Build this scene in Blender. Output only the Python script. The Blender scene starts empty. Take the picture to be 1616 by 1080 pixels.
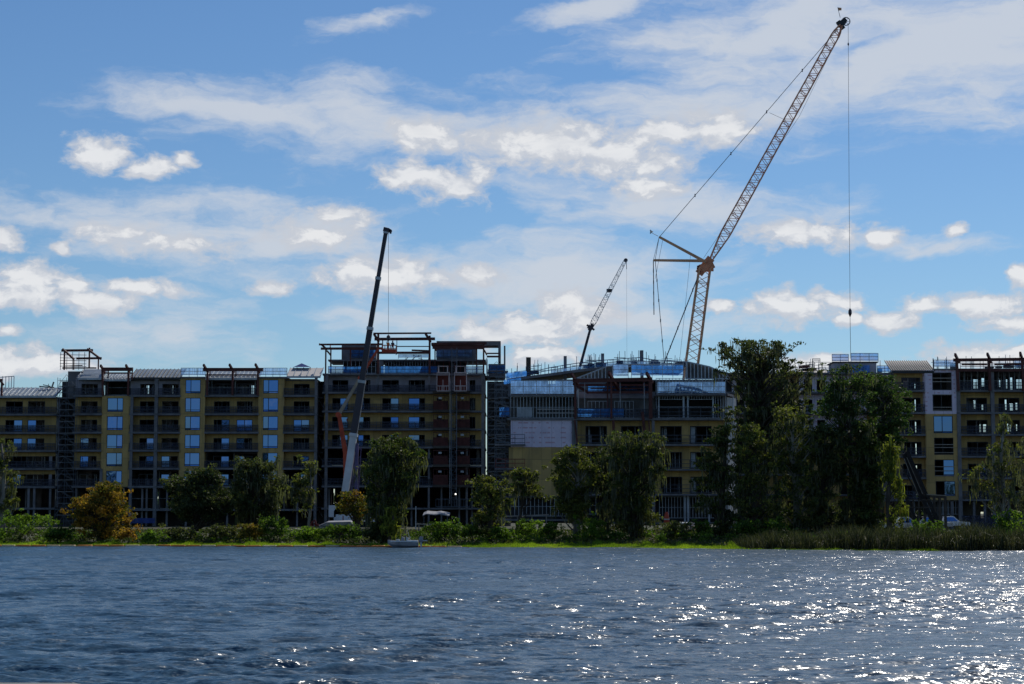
import bpy, bmesh, math, random
import numpy as np
from mathutils import Vector, Matrix, Quaternion

# ------------------------------------------------------------------ camera
SC = bpy.context.scene
COL = SC.collection
FPX, CX, CY = 3000.0, 808.0, 540.0          # focal length and centre, photo pixels
CAM_H = 3.2
PITCH = math.atan((810 - 540) / FPX)
cam_d = bpy.data.cameras.new("camera")
cam = bpy.data.objects.new("camera", cam_d)
COL.objects.link(cam)
cam.location = (0, 0, CAM_H)
cam.rotation_euler = (math.pi / 2 + PITCH, 0, 0)
cam_d.sensor_width = 36.0
cam_d.lens = 36.0 * FPX / 1616.0
cam_d.clip_start = 0.1
cam_d.clip_end = 20000
SC.camera = cam
SP, CP = math.sin(PITCH), math.cos(PITCH)


def ray(px, py):
    u = (px - CX) / FPX
    v = (CY - py) / FPX
    return u, CP - v * SP, SP + v * CP


def P(px, py, Y):
    u, a, b = ray(px, py)
    t = Y / a
    return Vector((u * t, Y, CAM_H + b * t))


def gpx(X, Y):                               # X of a ground point -> photo column
    return CX + X / Y * FPX

# ------------------------------------------------------------------ light
SUN_EL, SUN_AZ = math.radians(45), math.radians(29)     # azimuth to the right of the view
sd = Vector((math.sin(SUN_AZ) * math.cos(SUN_EL), math.cos(SUN_AZ) * math.cos(SUN_EL), math.sin(SUN_EL)))
sun_l = bpy.data.lights.new("sun", 'SUN')
sun_l.energy = 4.0
sun_l.angle = math.radians(0.53)
sun_l.color = (1.0, 0.94, 0.85)
sun = bpy.data.objects.new("sun", sun_l)
COL.objects.link(sun)
sun.rotation_euler = sd.to_track_quat('Z', 'Y').to_euler()
sun.location = (60, 100, 120)

SC.view_settings.view_transform = 'Standard'
SC.view_settings.look = 'None'
SC.view_settings.exposure = -0.30
SC.view_settings.gamma = 1.0
SC.cycles.max_bounces = 8
SC.cycles.transparent_max_bounces = 16
SC.cycles.sample_clamp_indirect = 4.0

world = bpy.data.worlds.new("World")
SC.world = world
world.use_nodes = True


class NT:
    """small helper round a node tree"""
    def __init__(s, tree):
        s.t = tree
        s.n = tree.nodes
        s.l = tree.links
        s.n.clear()

    def node(s, typ, **kw):
        n = s.n.new(typ)
        for k, v in kw.items():
            setattr(n, k, v)
        return n

    def put(s, sock, v):
        if hasattr(v, 'is_output') or isinstance(v, bpy.types.NodeSocket):
            s.l.new(v, sock)
        else:
            sock.default_value = v

    def math(s, op, a, b=0.0, c=None, clamp=False):
        n = s.node('ShaderNodeMath', operation=op, use_clamp=clamp)
        s.put(n.inputs[0], a)
        s.put(n.inputs[1], b)
        if c is not None:
            s.put(n.inputs[2], c)
        return n.outputs[0]

    def vmath(s, op, a, b=(0, 0, 0), out=0):
        n = s.node('ShaderNodeVectorMath', operation=op)
        s.put(n.inputs[0], a)
        s.put(n.inputs[1], b)
        return n.outputs[out]

    def noise(s, vec, scale, detail=4, rough=0.55, out='Fac', dist=0.0):
        n = s.node('ShaderNodeTexNoise')
        if vec is not None:
            s.put(n.inputs['Vector'], vec)
        n.inputs['Scale'].default_value = scale
        n.inputs['Detail'].default_value = detail
        n.inputs['Roughness'].default_value = rough
        n.inputs['Distortion'].default_value = dist
        return n.outputs[out]

    def mixc(s, f, a, b):
        n = s.node('ShaderNodeMix', data_type='RGBA')
        s.put(n.inputs[0], f)
        s.put(n.inputs[6], a)
        s.put(n.inputs[7], b)
        return n.outputs[2]

    def maprange(s, v, a, b, c=0.0, d=1.0, smooth=True):
        n = s.node('ShaderNodeMapRange')
        n.interpolation_type = 'SMOOTHSTEP' if smooth else 'LINEAR'
        n.clamp = True if not smooth else n.clamp
        s.put(n.inputs[0], v)
        for i, x in enumerate((a, b, c, d)):
            s.put(n.inputs[1 + i], x)
        return n.outputs[0]


def build_world():
    w = NT(world.node_tree)
    sky = w.node('ShaderNodeTexSky', sky_type='NISHITA')
    sky.sun_disc = False
    sky.sun_elevation = SUN_EL
    sky.sun_rotation = SUN_AZ
    sky.air_density = 1.0
    sky.dust_density = 0.15
    sky.ozone_density = 3.0
    tc = w.node('ShaderNodeTexCoord')
    d = tc.outputs['Generated']
    sep = w.node('ShaderNodeSeparateXYZ')
    w.put(sep.inputs[0], d)
    az = w.math('ARCTAN2', sep.outputs[0], sep.outputs[1])
    el = w.math('ARCSINE', sep.outputs[2])
    comb = w.node('ShaderNodeCombineXYZ')
    w.put(comb.inputs[0], w.math('MULTIPLY', az, FPX))
    w.put(comb.inputs[1], w.math('MULTIPLY', el, FPX))
    ae = comb.outputs[0]                       # azimuth / elevation in 1/3000 rad
    # domain warp
    wn = w.noise(w.vmath('MULTIPLY', ae, (0.010, 0.016, 0)), 1.0, 4, 0.6, 'Color')
    warp = w.vmath('MULTIPLY', w.vmath('SUBTRACT', wn, (0.5, 0.5, 0.5)), (60, 36, 0))
    aw = w.vmath('ADD', ae, warp)
    wn2 = w.noise(w.vmath('MULTIPLY', ae, (0.0045, 0.009, 0)), 1.0, 5, 0.6, 'Color')
    warp2 = w.vmath('MULTIPLY', w.vmath('SUBTRACT', wn2, (0.5, 0.5, 0.5)), (260, 90, 0))
    aw2 = w.vmath('ADD', ae, warp2)

    def ang(px, py):
        u, a, b = ray(px, py)
        L = math.sqrt(u * u + a * a + b * b)
        return math.atan2(u, a) * FPX, math.asin(b / L) * FPX

    def field(vec, lst, grow=1.15):
        cur = None
        for e in lst:
            px, py, rx, ry = e[:4]
            k = e[4] if len(e) > 4 else 1.0
            rot = e[5] if len(e) > 5 else 0.0
            a, b = ang(px, py)
            dv = w.vmath('SUBTRACT', vec, (a, b, 0))
            if rot:
                r = w.node('ShaderNodeVectorRotate', rotation_type='Z_AXIS')
                w.put(r.inputs[0], dv)
                r.inputs['Angle'].default_value = math.radians(-rot)
                dv = r.outputs[0]
            dv = w.vmath('MULTIPLY', dv, (1 / (rx * grow), 1 / (ry * grow), 0))
            ln = w.vmath('LENGTH', dv, out=1)
            v = w.math('MULTIPLY_ADD', ln, -k, k)
            cur = v if cur is None else w.math('MAXIMUM', cur, v)
        return cur

    CU = [(155, 245, 44, 24), (232, 267, 42, 16), (288, 252, 18, 9), (655, 281, 50, 22), (722, 288, 48, 26, .75),
          (680, 216, 60, 24), (800, 232, 60, 26), (880, 232, 85, 36), (975, 245, 85, 34), (1055, 210, 65, 22), (1130, 205, 62, 26), (1030, 295, 50, 18),
          (1265, 372, 92, 19), (1397, 376, 27, 12), (1505, 365, 22, 9), (5, 378, 26, 17), (42, 448, 62, 30),
          (30, 470, 80, 16), (210, 455, 66, 14), (155, 478, 60, 17), (110, 452, 35, 14), (425, 454, 30, 11), (600, 436, 80, 26), (640, 444, 60, 16),
          (690, 440, 28, 15), (755, 432, 34, 12), (905, 492, 60, 26), (840, 520, 90, 26), (775, 532, 70, 20),
          (850, 562, 70, 15), (1250, 485, 72, 24), (1340, 478, 36, 11), (1345, 507, 30, 10), (1405, 509, 44, 14),
          (1463, 478, 32, 12), (1562, 480, 66, 17), (1592, 508, 46, 14), (1130, 486, 32, 11), (1555, 562, 90, 18),
          (540, 336, 42, 16), (500, 370, 60, 24, .6), (1612, 436, 16, 12), (50, 572, 90, 22), (14, 520, 16, 7), (180, 372, 60, 16, .6), (290, 390, 60, 16, .6),
          (100, 392, 12, 8), (1300, 577, 70, 14)]
    CI = [(420, 180, 210, 42, 1.0, -4), (640, 195, 240, 50, 1.0, -6), (850, 200, 150, 50, .8), (260, 358, 230, 50, 1.0, -3),
          (450, 372, 200, 56, 1.0, -7), (560, 400, 130, 34, .9), (900, 440, 210, 54, 1.1), (700, 500, 160, 26, .8), (1040, 320, 190, 44, .9, -5),
          (1100, 60, 130, 56, 1.0, 10), (1080, 110, 110, 50, .9, -25), (1250, 60, 240, 90, 1.05), (1500, 60, 230, 120, 1.3), (1150, 170, 260, 60, .8, 8), (1400, 110, 210, 70, .9, 4),
          (950, 15, 100, 16, .8, 12), (610, 32, 80, 10, .6, 10), (250, 520, 130, 50, .5), (1320, 320, 60, 14, .7, 5), (1420, 378, 120, 14, .7, -8),
          (1140, 420, 60, 14, .6, 25), (1000, 500, 160, 30, .8), (60, 340, 60, 20, .6), (1560, 140, 130, 50, .9), (860, 330, 60, 20, .5)]
    F1 = field(aw, CU, 1.2)
    F2 = field(aw2, CI)
    # loose clouds everywhere outside the framed part of the sky
    aabs = w.math('ABSOLUTE', az)
    outside = w.math('MAXIMUM', w.maprange(aabs, 0.30, 0.42), w.maprange(el, 0.30, 0.42))
    g1 = w.noise(w.vmath('MULTIPLY', d, (2.2, 2.2, 6.0)), 2.0, 3, 0.5)
    G1 = w.math('MULTIPLY_ADD', g1, 3.2, -2.05)
    F1 = w.math('MAXIMUM', F1, w.math('SUBTRACT', G1, w.math('MULTIPLY_ADD', outside, -2.0, 2.0)))
    # cumulus
    n1 = w.noise(w.vmath('MULTIPLY', aw, (0.022, 0.034, 0)), 1.0, 9, 0.6)
    c1 = w.math('ADD', F1, w.math('MULTIPLY_ADD', n1, 2.7, -1.36))
    A1 = w.math('MULTIPLY', w.maprange(c1, -0.34, 0.46), 0.95)
    # the same field a little higher up: where it is denser, we look at a cloud's shaded base
    up = w.vmath('ADD', aw, (4, 11, 0))
    F1u = field(up, CU, 1.2)
    n1u = w.noise(w.vmath('MULTIPLY', up, (0.022, 0.034, 0)), 1.0, 5, 0.6)
    c1u = w.math('ADD', F1u, w.math('MULTIPLY_ADD', n1u, 2.7, -1.36))
    base = w.maprange(w.math('SUBTRACT', c1u, c1), -0.15, 0.55)
    # thin high cloud
    n2 = w.noise(w.vmath('MULTIPLY', aw2, (0.0050, 0.018, 0)), 1.0, 10, 0.62)
    c2 = w.math('ADD', F2, w.math('MULTIPLY_ADD', n2, 3.2, -1.62))
    A2 = w.math('MULTIPLY', w.maprange(c2, -0.40, 0.95), 0.86)
    # blue gain
    hs = w.node('ShaderNodeHueSaturation')
    hs.inputs['Saturation'].default_value = 1.08
    w.put(hs.inputs['Color'], sky.outputs[0])
    tint = w.vmath('MULTIPLY', hs.outputs[0], (SKY_T[0], SKY_T[1], SKY_T[2]))
    dens = w.maprange(c1, 0.0, 0.8)
    low = w.noise(w.vmath('MULTIPLY', aw, (0.012, 0.03, 0)), 1.0, 5, 0.55)
    lit = w.math('MULTIPLY', w.maprange(w.math('MULTIPLY', dens, low), 0.08, 0.56), w.math('MULTIPLY_ADD', base, -0.85, 1.0))
    cumc = w.mixc(lit, CLOUD_A, CLOUD_B)
    col = w.mixc(A2, tint, CIRRUS)
    col = w.mixc(A1, col, cumc)
    bg = w.node('ShaderNodeBackground')
    w.put(bg.inputs[0], col)
    bg.inputs[1].default_value = 0.1
    out = w.node('ShaderNodeOutputWorld')
    w.l.new(bg.outputs[0], out.inputs[0])


SKY_T = (0.70, 0.85, 1.0)
CLOUD_A = (6.9, 7.3, 8.1, 1)
CLOUD_B = (9.9, 10.0, 10.2, 1)
CIRRUS = (7.5, 8.0, 8.8, 1)
build_world()

# ------------------------------------------------------------------ materials
MATS = {}


def mat(name, col, rough=0.7, var=0.25, scale=1.2, metal=0.0, spec=0.3, bump=0.0, col2=None, stretch=(1, 1, 1), bscale=None):
    if name in MATS:
        return MATS[name]
    m = bpy.data.materials.new(name)
    m.use_nodes = True
    w = NT(m.node_tree)
    g = w.node('ShaderNodeNewGeometry')
    pos = w.vmath('MULTIPLY', g.outputs['Position'], stretch)
    n = w.noise(pos, scale, 6, 0.6)
    f = w.maprange(n, 0.3, 0.7, smooth=False)
    c2 = col2 if col2 else tuple(c * (1 - var * 1.4) for c in col)
    c1 = tuple(min(1, c * (1 + var * 0.5)) for c in col)
    base = w.mixc(f, (*c1, 1), (*c2, 1))
    b = w.node('ShaderNodeBsdfPrincipled')
    w.put(b.inputs['Base Color'], base)
    b.inputs['Roughness'].default_value = rough
    b.inputs['Metallic'].default_value = metal
    b.inputs['Specular IOR Level'].default_value = spec
    if bump:
        bn = w.node('ShaderNodeBump')
        bn.inputs['Strength'].default_value = bump
        bn.inputs['Distance'].default_value = 0.1
        w.put(bn.inputs['Height'], w.noise(pos, bscale or scale * 6, 5))
        w.l.new(bn.outputs[0], b.inputs['Normal'])
    o = w.node('ShaderNodeOutputMaterial')
    w.l.new(b.outputs[0], o.inputs[0])
    MATS[name] = m
    return m


def net_mat(name, col, opacity, trans=0.5):
    if name in MATS:
        return MATS[name]
    m = bpy.data.materials.new(name)
    m.use_nodes = True
    w = NT(m.node_tree)
    g = w.node('ShaderNodeNewGeometry')
    n = w.noise(w.vmath('MULTIPLY', g.outputs['Position'], (1.0, 1.0, 0.5)), 1.5, 5, 0.65)
    base = w.mixc(w.maprange(n, 0.35, 0.65, smooth=False), (*[c * 1.25 for c in col], 1), (*[c * 0.6 for c in col], 1))
    df = w.node('ShaderNodeBsdfDiffuse')
    w.put(df.inputs[0], base)
    tl = w.node('ShaderNodeBsdfTranslucent')
    w.put(tl.inputs[0], base)
    mx = w.node('ShaderNodeMixShader')
    mx.inputs[0].default_value = trans
    w.l.new(df.outputs[0], mx.inputs[1])
    w.l.new(tl.outputs[0], mx.inputs[2])
    tp = w.node('ShaderNodeBsdfTransparent')
    m2 = w.node('ShaderNodeMixShader')
    w.put(m2.inputs[0], w.maprange(n, 0.3, 0.7, opacity + 0.06, opacity - 0.07, smooth=False))
    w.l.new(tp.outputs[0], m2.inputs[1])
    w.l.new(mx.outputs[0], m2.inputs[2])
    o = w.node('ShaderNodeOutputMaterial')
    w.l.new(m2.outputs[0], o.inputs[0])
    MATS[name] = m
    return m


def leaf_mat(name, c1, c2, trans=0.4):
    """foliage: colour comes from the tint attribute of each leaf between two colours"""
    if name in MATS:
        return MATS[name]
    m = bpy.data.materials.new(name)
    m.use_nodes = True
    w = NT(m.node_tree)
    at = w.node('ShaderNodeAttribute', attribute_name='tint')
    s = w.node('ShaderNodeSeparateColor')
    w.put(s.inputs[0], at.outputs['Color'])
    base = w.mixc(s.outputs[0], (*c1, 1), (*c2, 1))
    k = w.math('MULTIPLY_ADD', s.outputs[1], 0.9, 0.55)
    base = w.vmath('SCALE', base)
    w.put(base.node.inputs['Scale'], k)
    df = w.node('ShaderNodeBsdfPrincipled')
    w.put(df.inputs['Base Color'], base)
    df.inputs['Roughness'].default_value = 0.6
    df.inputs['Specular IOR Level'].default_value = 0.25
    tl = w.node('ShaderNodeBsdfTranslucent')
    w.put(tl.inputs[0], w.vmath('MULTIPLY', base, (1.25, 1.35, 0.6)))
    mx = w.node('ShaderNodeMixShader')
    mx.inputs[0].default_value = trans
    w.l.new(df.outputs[0], mx.inputs[1])
    w.l.new(tl.outputs[0], mx.inputs[2])
    o = w.node('ShaderNodeOutputMaterial')
    w.l.new(mx.outputs[0], o.inputs[0])
    MATS[name] = m
    return m


def glass_mat():
    m = bpy.data.materials.new("coated_glass")
    m.use_nodes = True
    w = NT(m.node_tree)
    g = w.node('ShaderNodeNewGeometry')
    b = w.node('ShaderNodeBsdfPrincipled')
    b.inputs['Base Color'].default_value = (0.075, 0.155, 0.34, 1)
    b.inputs['Metallic'].default_value = 1.0
    b.inputs['Roughness'].default_value = 0.03
    bn = w.node('ShaderNodeBump')
    bn.inputs['Strength'].default_value = 0.25
    bn.inputs['Distance'].default_value = 0.02
    w.put(bn.inputs['Height'], w.noise(g.outputs['Position'], 0.8, 2))
    w.l.new(bn.outputs[0], b.inputs['Normal'])
    o = w.node('ShaderNodeOutputMaterial')
    w.l.new(b.outputs[0], o.inputs[0])
    return m


def board_mat():
    """silver-lilac sheathing boards with taped seams and rows of red marks"""
    m = bpy.data.materials.new("lilac_sheathing")
    m.use_nodes = True
    w = NT(m.node_tree)
    g = w.node('ShaderNodeNewGeometry')
    sp = w.node('ShaderNodeSeparateXYZ')
    w.put(sp.inputs[0], g.outputs['Position'])
    n = w.noise(g.outputs['Position'], 0.9, 5, 0.6)
    base = w.mixc(w.maprange(n, 0.3, 0.7, smooth=False), (0.72, 0.64, 0.75, 1), (0.58, 0.52, 0.63, 1))
    row = w.math('FRACT', w.math('MULTIPLY', sp.outputs[2], 1.64))
    rm = w.math('LESS_THAN', w.math('ABSOLUTE', w.math('SUBTRACT', row, 0.5)), 0.14)
    dash = w.noise(w.vmath('MULTIPLY', g.outputs['Position'], (1.6, 1.6, 0.3)), 1.0, 3, 0.7)
    dm = w.math('GREATER_THAN', dash, 0.53)
    base = w.mixc(w.math('MULTIPLY', w.math('MULTIPLY', rm, dm), 0.5), base, (0.42, 0.12, 0.14, 1))
    sx = w.math('FRACT', w.math('MULTIPLY', sp.outputs[0], 0.82))
    seam = w.math('LESS_THAN', sx, 0.06)
    base = w.mixc(w.math('MULTIPLY', seam, 0.35), base, (0.15, 0.14, 0.2, 1))
    b = w.node('ShaderNodeBsdfPrincipled')
    w.put(b.inputs['Base Color'], base)
    b.inputs['Roughness'].default_value = 0.7
    o = w.node('ShaderNodeOutputMaterial')
    w.l.new(b.outputs[0], o.inputs[0])
    return m


def yellow_mat():
    """yellow sheathing: 1.2 x 2.4 m boards with darker joints, fastener dust and rain stains"""
    m = bpy.data.materials.new("yellow_sheathing")
    m.use_nodes = True
    w = NT(m.node_tree)
    g = w.node('ShaderNodeNewGeometry')
    p = g.outputs['Position']
    sp = w.node('ShaderNodeSeparateXYZ')
    w.put(sp.inputs[0], p)
    n = w.noise(w.vmath('MULTIPLY', p, (1, 1, .6)), .5, 6, .65)
    base = w.mixc(w.maprange(n, .3, .7, smooth=False), (0.52, 0.35, 0.12, 1), (0.36, 0.25, 0.10, 1))
    st = w.noise(w.vmath('MULTIPLY', p, (2.2, 2.2, .12)), 1.0, 5, .7)
    base = w.mixc(w.maprange(st, .52, .75, 0, .55), base, (0.16, 0.13, 0.08, 1))
    bx = w.math('FLOOR', w.math('MULTIPLY', sp.outputs[0], .82))
    bz = w.math('FLOOR', w.math('MULTIPLY', sp.outputs[2], .41))
    wn = w.node('ShaderNodeTexWhiteNoise', noise_dimensions='2D')
    cb = w.node('ShaderNodeCombineXYZ')
    w.put(cb.inputs[0], bx)
    w.put(cb.inputs[1], bz)
    w.put(wn.inputs['Vector'], cb.outputs[0])
    sc = w.vmath('SCALE', base)
    w.put(sc.node.inputs['Scale'], w.math('MULTIPLY_ADD', wn.outputs['Value'], .28, .84))
    sx = w.math('LESS_THAN', w.math('FRACT', w.math('MULTIPLY', sp.outputs[0], .82)), .05)
    sz = w.math('LESS_THAN', w.math('FRACT', w.math('MULTIPLY', sp.outputs[2], .41)), .03)
    base = w.mixc(w.math('MULTIPLY', w.math('MAXIMUM', sx, sz), .45), sc, (0.12, 0.10, 0.05, 1))
    b = w.node('ShaderNodeBsdfPrincipled')
    w.put(b.inputs['Base Color'], base)
    b.inputs['Roughness'].default_value = .8
    o = w.node('ShaderNodeOutputMaterial')
    w.l.new(b.outputs[0], o.inputs[0])
    return m


M_YEL = yellow_mat()
M_LIL = board_mat()
M_GREYW = mat("grey_sheathing", (0.36, 0.35, 0.40), 0.8, 0.3, 0.5)
M_CONC = mat("concrete", (0.19, 0.19, 0.20), 0.85, 0.3, 0.7, bump=0.15)
M_SLAB = mat("slab_concrete", (0.17, 0.175, 0.19), 0.85, 0.35, 0.8, bump=0.1)
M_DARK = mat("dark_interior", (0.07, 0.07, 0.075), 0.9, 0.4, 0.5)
M_INT = mat("interior_board", (0.16, 0.155, 0.15), 0.9, 0.4, 0.4)
M_STUD = mat("galvanised_stud", (0.42, 0.46, 0.50), 0.45, 0.25, 0.8, metal=0.3)
M_RED = mat("red_oxide_steel", (0.105, 0.032, 0.027), 0.6, 0.35, 1.0)
M_RAIL = mat("dark_rail", (0.06, 0.07, 0.09), 0.6, 0.3, 1.0)
M_FRAME = mat("window_frame_dark", (0.035, 0.037, 0.042), 0.5, 0.2, 1.0)
M_ROOF = mat("metal_roof", (0.28, 0.32, 0.35), 0.4, 0.25, 0.6, metal=0.25)
M_PALE = mat("pale_membrane", (0.55, 0.52, 0.49), 0.7, 0.15, 0.4)
M_SCAF = mat("scaffold_tube", (0.11, 0.13, 0.16), 0.5, 0.3, 1.0, metal=0.3)
M_PLANK = mat("scaffold_plank", (0.30, 0.28, 0.25), 0.8, 0.4, 1.2)
M_HOIST = mat("hoist_red", (0.19, 0.035, 0.028), 0.6, 0.3, 1.0)
M_GATE = mat("gate_brown", (0.085, 0.025, 0.022), 0.7, 0.4, 1.0)
M_HOISTW = mat("hoist_pale", (0.55, 0.45, 0.45), 0.6, 0.2, 1.0)
M_NET = net_mat("dark_debris_net", (0.06, 0.07, 0.11), 0.50, 0.3)
M_BLUE = net_mat("blue_debris_net", (0.06, 0.28, 0.78), 0.70, 0.62)
M_BLUE2 = net_mat("pale_blue_net", (0.24, 0.50, 0.92), 0.66, 0.62)
M_TARP = mat("blue_tarp", (0.02, 0.05, 0.22), 0.5, 0.4, 1.0)
M_GLASS = glass_mat()
M_CRANE = mat("crane_tan", (0.70, 0.38, 0.21), 0.5, 0.25, 0.5)
M_CRANE2 = mat("crane_brown", (0.72, 0.30, 0.16), 0.5, 0.25, 0.5)
M_CABLE = mat("steel_cable", (0.07, 0.075, 0.09), 0.5, 0.2, 1.0)
M_BOOMD = mat("boom_dark", (0.045, 0.04, 0.055), 0.4, 0.25, 0.5)
M_BOOMW = mat("boom_white", (0.62, 0.64, 0.68), 0.4, 0.15, 0.5)
M_LIFT = mat("lift_orange", (0.48, 0.07, 0.03), 0.5, 0.25, 0.8)
M_TAN = mat("lift_tan", (0.35, 0.29, 0.22), 0.5, 0.25, 0.8)
M_BLACK = mat("black_rubber", (0.02, 0.02, 0.022), 0.7, 0.2, 2.0)
M_WHITE = mat("white_paint", (0.75, 0.76, 0.78), 0.35, 0.12, 0.8)
M_BARK = mat("bark", (0.085, 0.07, 0.055), 0.95, 0.5, 2.0, bump=0.6, stretch=(1, 1, .25))
M_BARKP = mat("pale_bark", (0.26, 0.24, 0.20), 0.95, 0.45, 2.0, bump=0.5, stretch=(1, 1, .25))
M_SHEET = mat("grey_sheet", (0.30, 0.30, 0.31), 0.7, 0.3, 1.5)  # white sheeting given a dimmer grey base colour
M_ORANGE = mat("orange_float", (0.62, 0.20, 0.03), 0.6, 0.3, 0.8)
M_WOOD = mat("weathered_wood", (0.09, 0.08, 0.07), 0.85, 0.4, 1.0, stretch=(.3, 1, 1))
M_WOODL = mat("pale_wood", (0.33, 0.30, 0.26), 0.85, 0.3, 1.0, stretch=(.3, 1, 1))
M_SKIN = mat("skin", (0.30, 0.17, 0.11), 0.6, 0.1, 3)
M_VEST = mat("orange_vest", (0.62, 0.20, 0.04), 0.8, 0.2, 3)
M_CLOTH = mat("dark_cloth", (0.05, 0.05, 0.07), 0.9, 0.2, 3)

# ------------------------------------------------------------------ mesh helpers


class MB:
    def __init__(s):
        s.v = []
        s.f = []

    def box(s, x0, x1, y0, y1, z0, z1):
        if x0 > x1: x0, x1 = x1, x0
        if y0 > y1: y0, y1 = y1, y0
        if z0 > z1: z0, z1 = z1, z0
        i = len(s.v)
        s.v += [(x0, y0, z0), (x1, y0, z0), (x1, y1, z0), (x0, y1, z0), (x0, y0, z1), (x1, y0, z1), (x1, y1, z1), (x0, y1, z1)]
        s.f += [(i, i + 3, i + 2, i + 1), (i + 4, i + 5, i + 6, i + 7), (i, i + 1, i + 5, i + 4), (i + 1, i + 2, i + 6, i + 5), (i + 2, i + 3, i + 7, i + 6), (i + 3, i, i + 4, i + 7)]
        return s

    def quad(s, a, b, c, d):
        i = len(s.v)
        s.v += [tuple(a), tuple(b), tuple(c), tuple(d)]
        s.f.append((i, i + 1, i + 2, i + 3))
        return s

    def poly(s, pts):
        i = len(s.v)
        s.v += [tuple(p) for p in pts]
        s.f.append(tuple(range(i, i + len(pts))))
        return s

    def prism(s, pts, off):
        """closed solid: polygon pts swept by vector off"""
        n = len(pts)
        i = len(s.v)
        off = Vector(off)
        s.v += [tuple(Vector(p)) for p in pts] + [tuple(Vector(p) + off) for p in pts]
        s.f.append(tuple(range(i, i + n)))
        s.f.append(tuple(reversed(range(i + n, i + 2 * n))))
        for k in range(n):
            s.f.append((i + k, i + n + k, i + n + (k + 1) % n, i + (k + 1) % n))
        return s

    def beam(s, a, b, w, h=None, w2=None, h2=None, up=(0, 0, 1)):
        h = w if h is None else h
        w2 = w if w2 is None else w2
        h2 = h if h2 is None else h2
        a, b = Vector(a), Vector(b)
        d = (b - a)
        if d.length < 1e-6:
            return s
        d.normalize()
        u = Vector(up)
        if abs(d.dot(u)) > 0.98:
            u = Vector((0, 1, 0))
        x = d.cross(u).normalized()
        y = x.cross(d).normalized()
        i = len(s.v)
        for p, ww, hh in ((a, w, h), (b, w2, h2)):
            for sx, sy in ((-1, -1), (1, -1), (1, 1), (-1, 1)):
                s.v.append(tuple(p + x * sx * ww / 2 + y * sy * hh / 2))
        s.f += [(i, i + 1, i + 2, i + 3), (i + 7, i + 6, i + 5, i + 4)]
        for k in range(4):
            k2 = (k + 1) % 4
            s.f.append((i + k, i + 4 + k, i + 4 + k2, i + k2))
        return s

    def tube(s, pts, rad, n=6, cap=True):
        pts = [Vector(p) for p in pts]
        if not hasattr(rad, '__len__'):
            rad = [rad] * len(pts)
        i0 = len(s.v)
        for k, p in enumerate(pts):
            d = (pts[min(k + 1, len(pts) - 1)] - pts[max(k - 1, 0)]).normalized()
            u = Vector((0, 1, 0)) if abs(d.z) > 0.9 else Vector((0, 0, 1))
            x = d.cross(u).normalized()
            y = x.cross(d).normalized()
            for j in range(n):
                a = 2 * math.pi * j / n
                s.v.append(tuple(p + (x * math.cos(a) + y * math.sin(a)) * rad[k]))
        for k in range(len(pts) - 1):
            for j in range(n):
                j2 = (j + 1) % n
                s.f.append((i0 + k * n + j, i0 + k * n + j2, i0 + (k + 1) * n + j2, i0 + (k + 1) * n + j))
        if cap:
            s.f.append(tuple(i0 + j for j in range(n)))
            e = i0 + (len(pts) - 1) * n
            s.f.append(tuple(e + j for j in reversed(range(n))))
        return s

    def cyl(s, c, axis, r, L, n=16):
        c, axis = Vector(c), Vector(axis).normalized()
        return s.tube([c - axis * L / 2, c + axis * L / 2], r, n)


def link(name, me, m, parent=None, smooth=False):
    me.materials.append(m)
    o = bpy.data.objects.new(name, me)
    COL.objects.link(o)
    if parent is not None:
        o.parent = parent
        o.matrix_parent_inverse = Matrix.Identity(4)
        # children vertices are given in world space: undo the parents' offset
        off = Vector((0, 0, 0))
        q = parent
        while q is not None:
            off += q.location
            q = q.parent
        me.transform(Matrix.Translation(-off))
    if smooth:
        for p in me.polygons:
            p.use_smooth = True
    return o


def obj(name, mb, m, parent=None, smooth=False, rebase=True):
    me = bpy.data.meshes.new(name)
    me.from_pydata(mb.v, [], mb.f)
    bm = bmesh.new()
    bm.from_mesh(me)
    bmesh.ops.recalc_face_normals(bm, faces=bm.faces)
    bm.to_mesh(me)
    bm.free()
    return link(name, me, m, parent, smooth)


def tag(o, label=None, cat=None, group=None, kind=None):
    if label: o['label'] = label
    if cat: o['category'] = cat
    if group: o['group'] = group
    if kind: o['kind'] = kind
    return o


def thing(name, label, cat, loc, group=None):
    o = bpy.data.objects.new(name, None)
    COL.objects.link(o)
    o.location = loc
    o.empty_display_size = 0.5
    return tag(o, label, cat, group)


def single(name, mb, m, label, cat, group=None, smooth=False):
    """a thing that is one mesh, its origin at its base"""
    o = obj(name, mb, m, None, smooth)
    xs = [v[0] for v in mb.v]; ys = [v[1] for v in mb.v]; zs = [v[2] for v in mb.v]
    c = Vector(((min(xs) + max(xs)) / 2, (min(ys) + max(ys)) / 2, min(zs)))
    o.data.transform(Matrix.Translation(-c))
    o.location = c
    return tag(o, label, cat, group)


def copy_thing(o, loc, label=None):
    r = o.copy()
    COL.objects.link(r)
    r.location = loc
    if label: r['label'] = label
    for ch in [c for c in bpy.data.objects if c.parent == o]:
        c = ch.copy()
        COL.objects.link(c)
        c.parent = r
        for g in [c2 for c2 in bpy.data.objects if c2.parent == ch]:
            k = g.copy()
            COL.objects.link(k)
            k.parent = c
    return r

# ------------------------------------------------------------------ buildings


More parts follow.
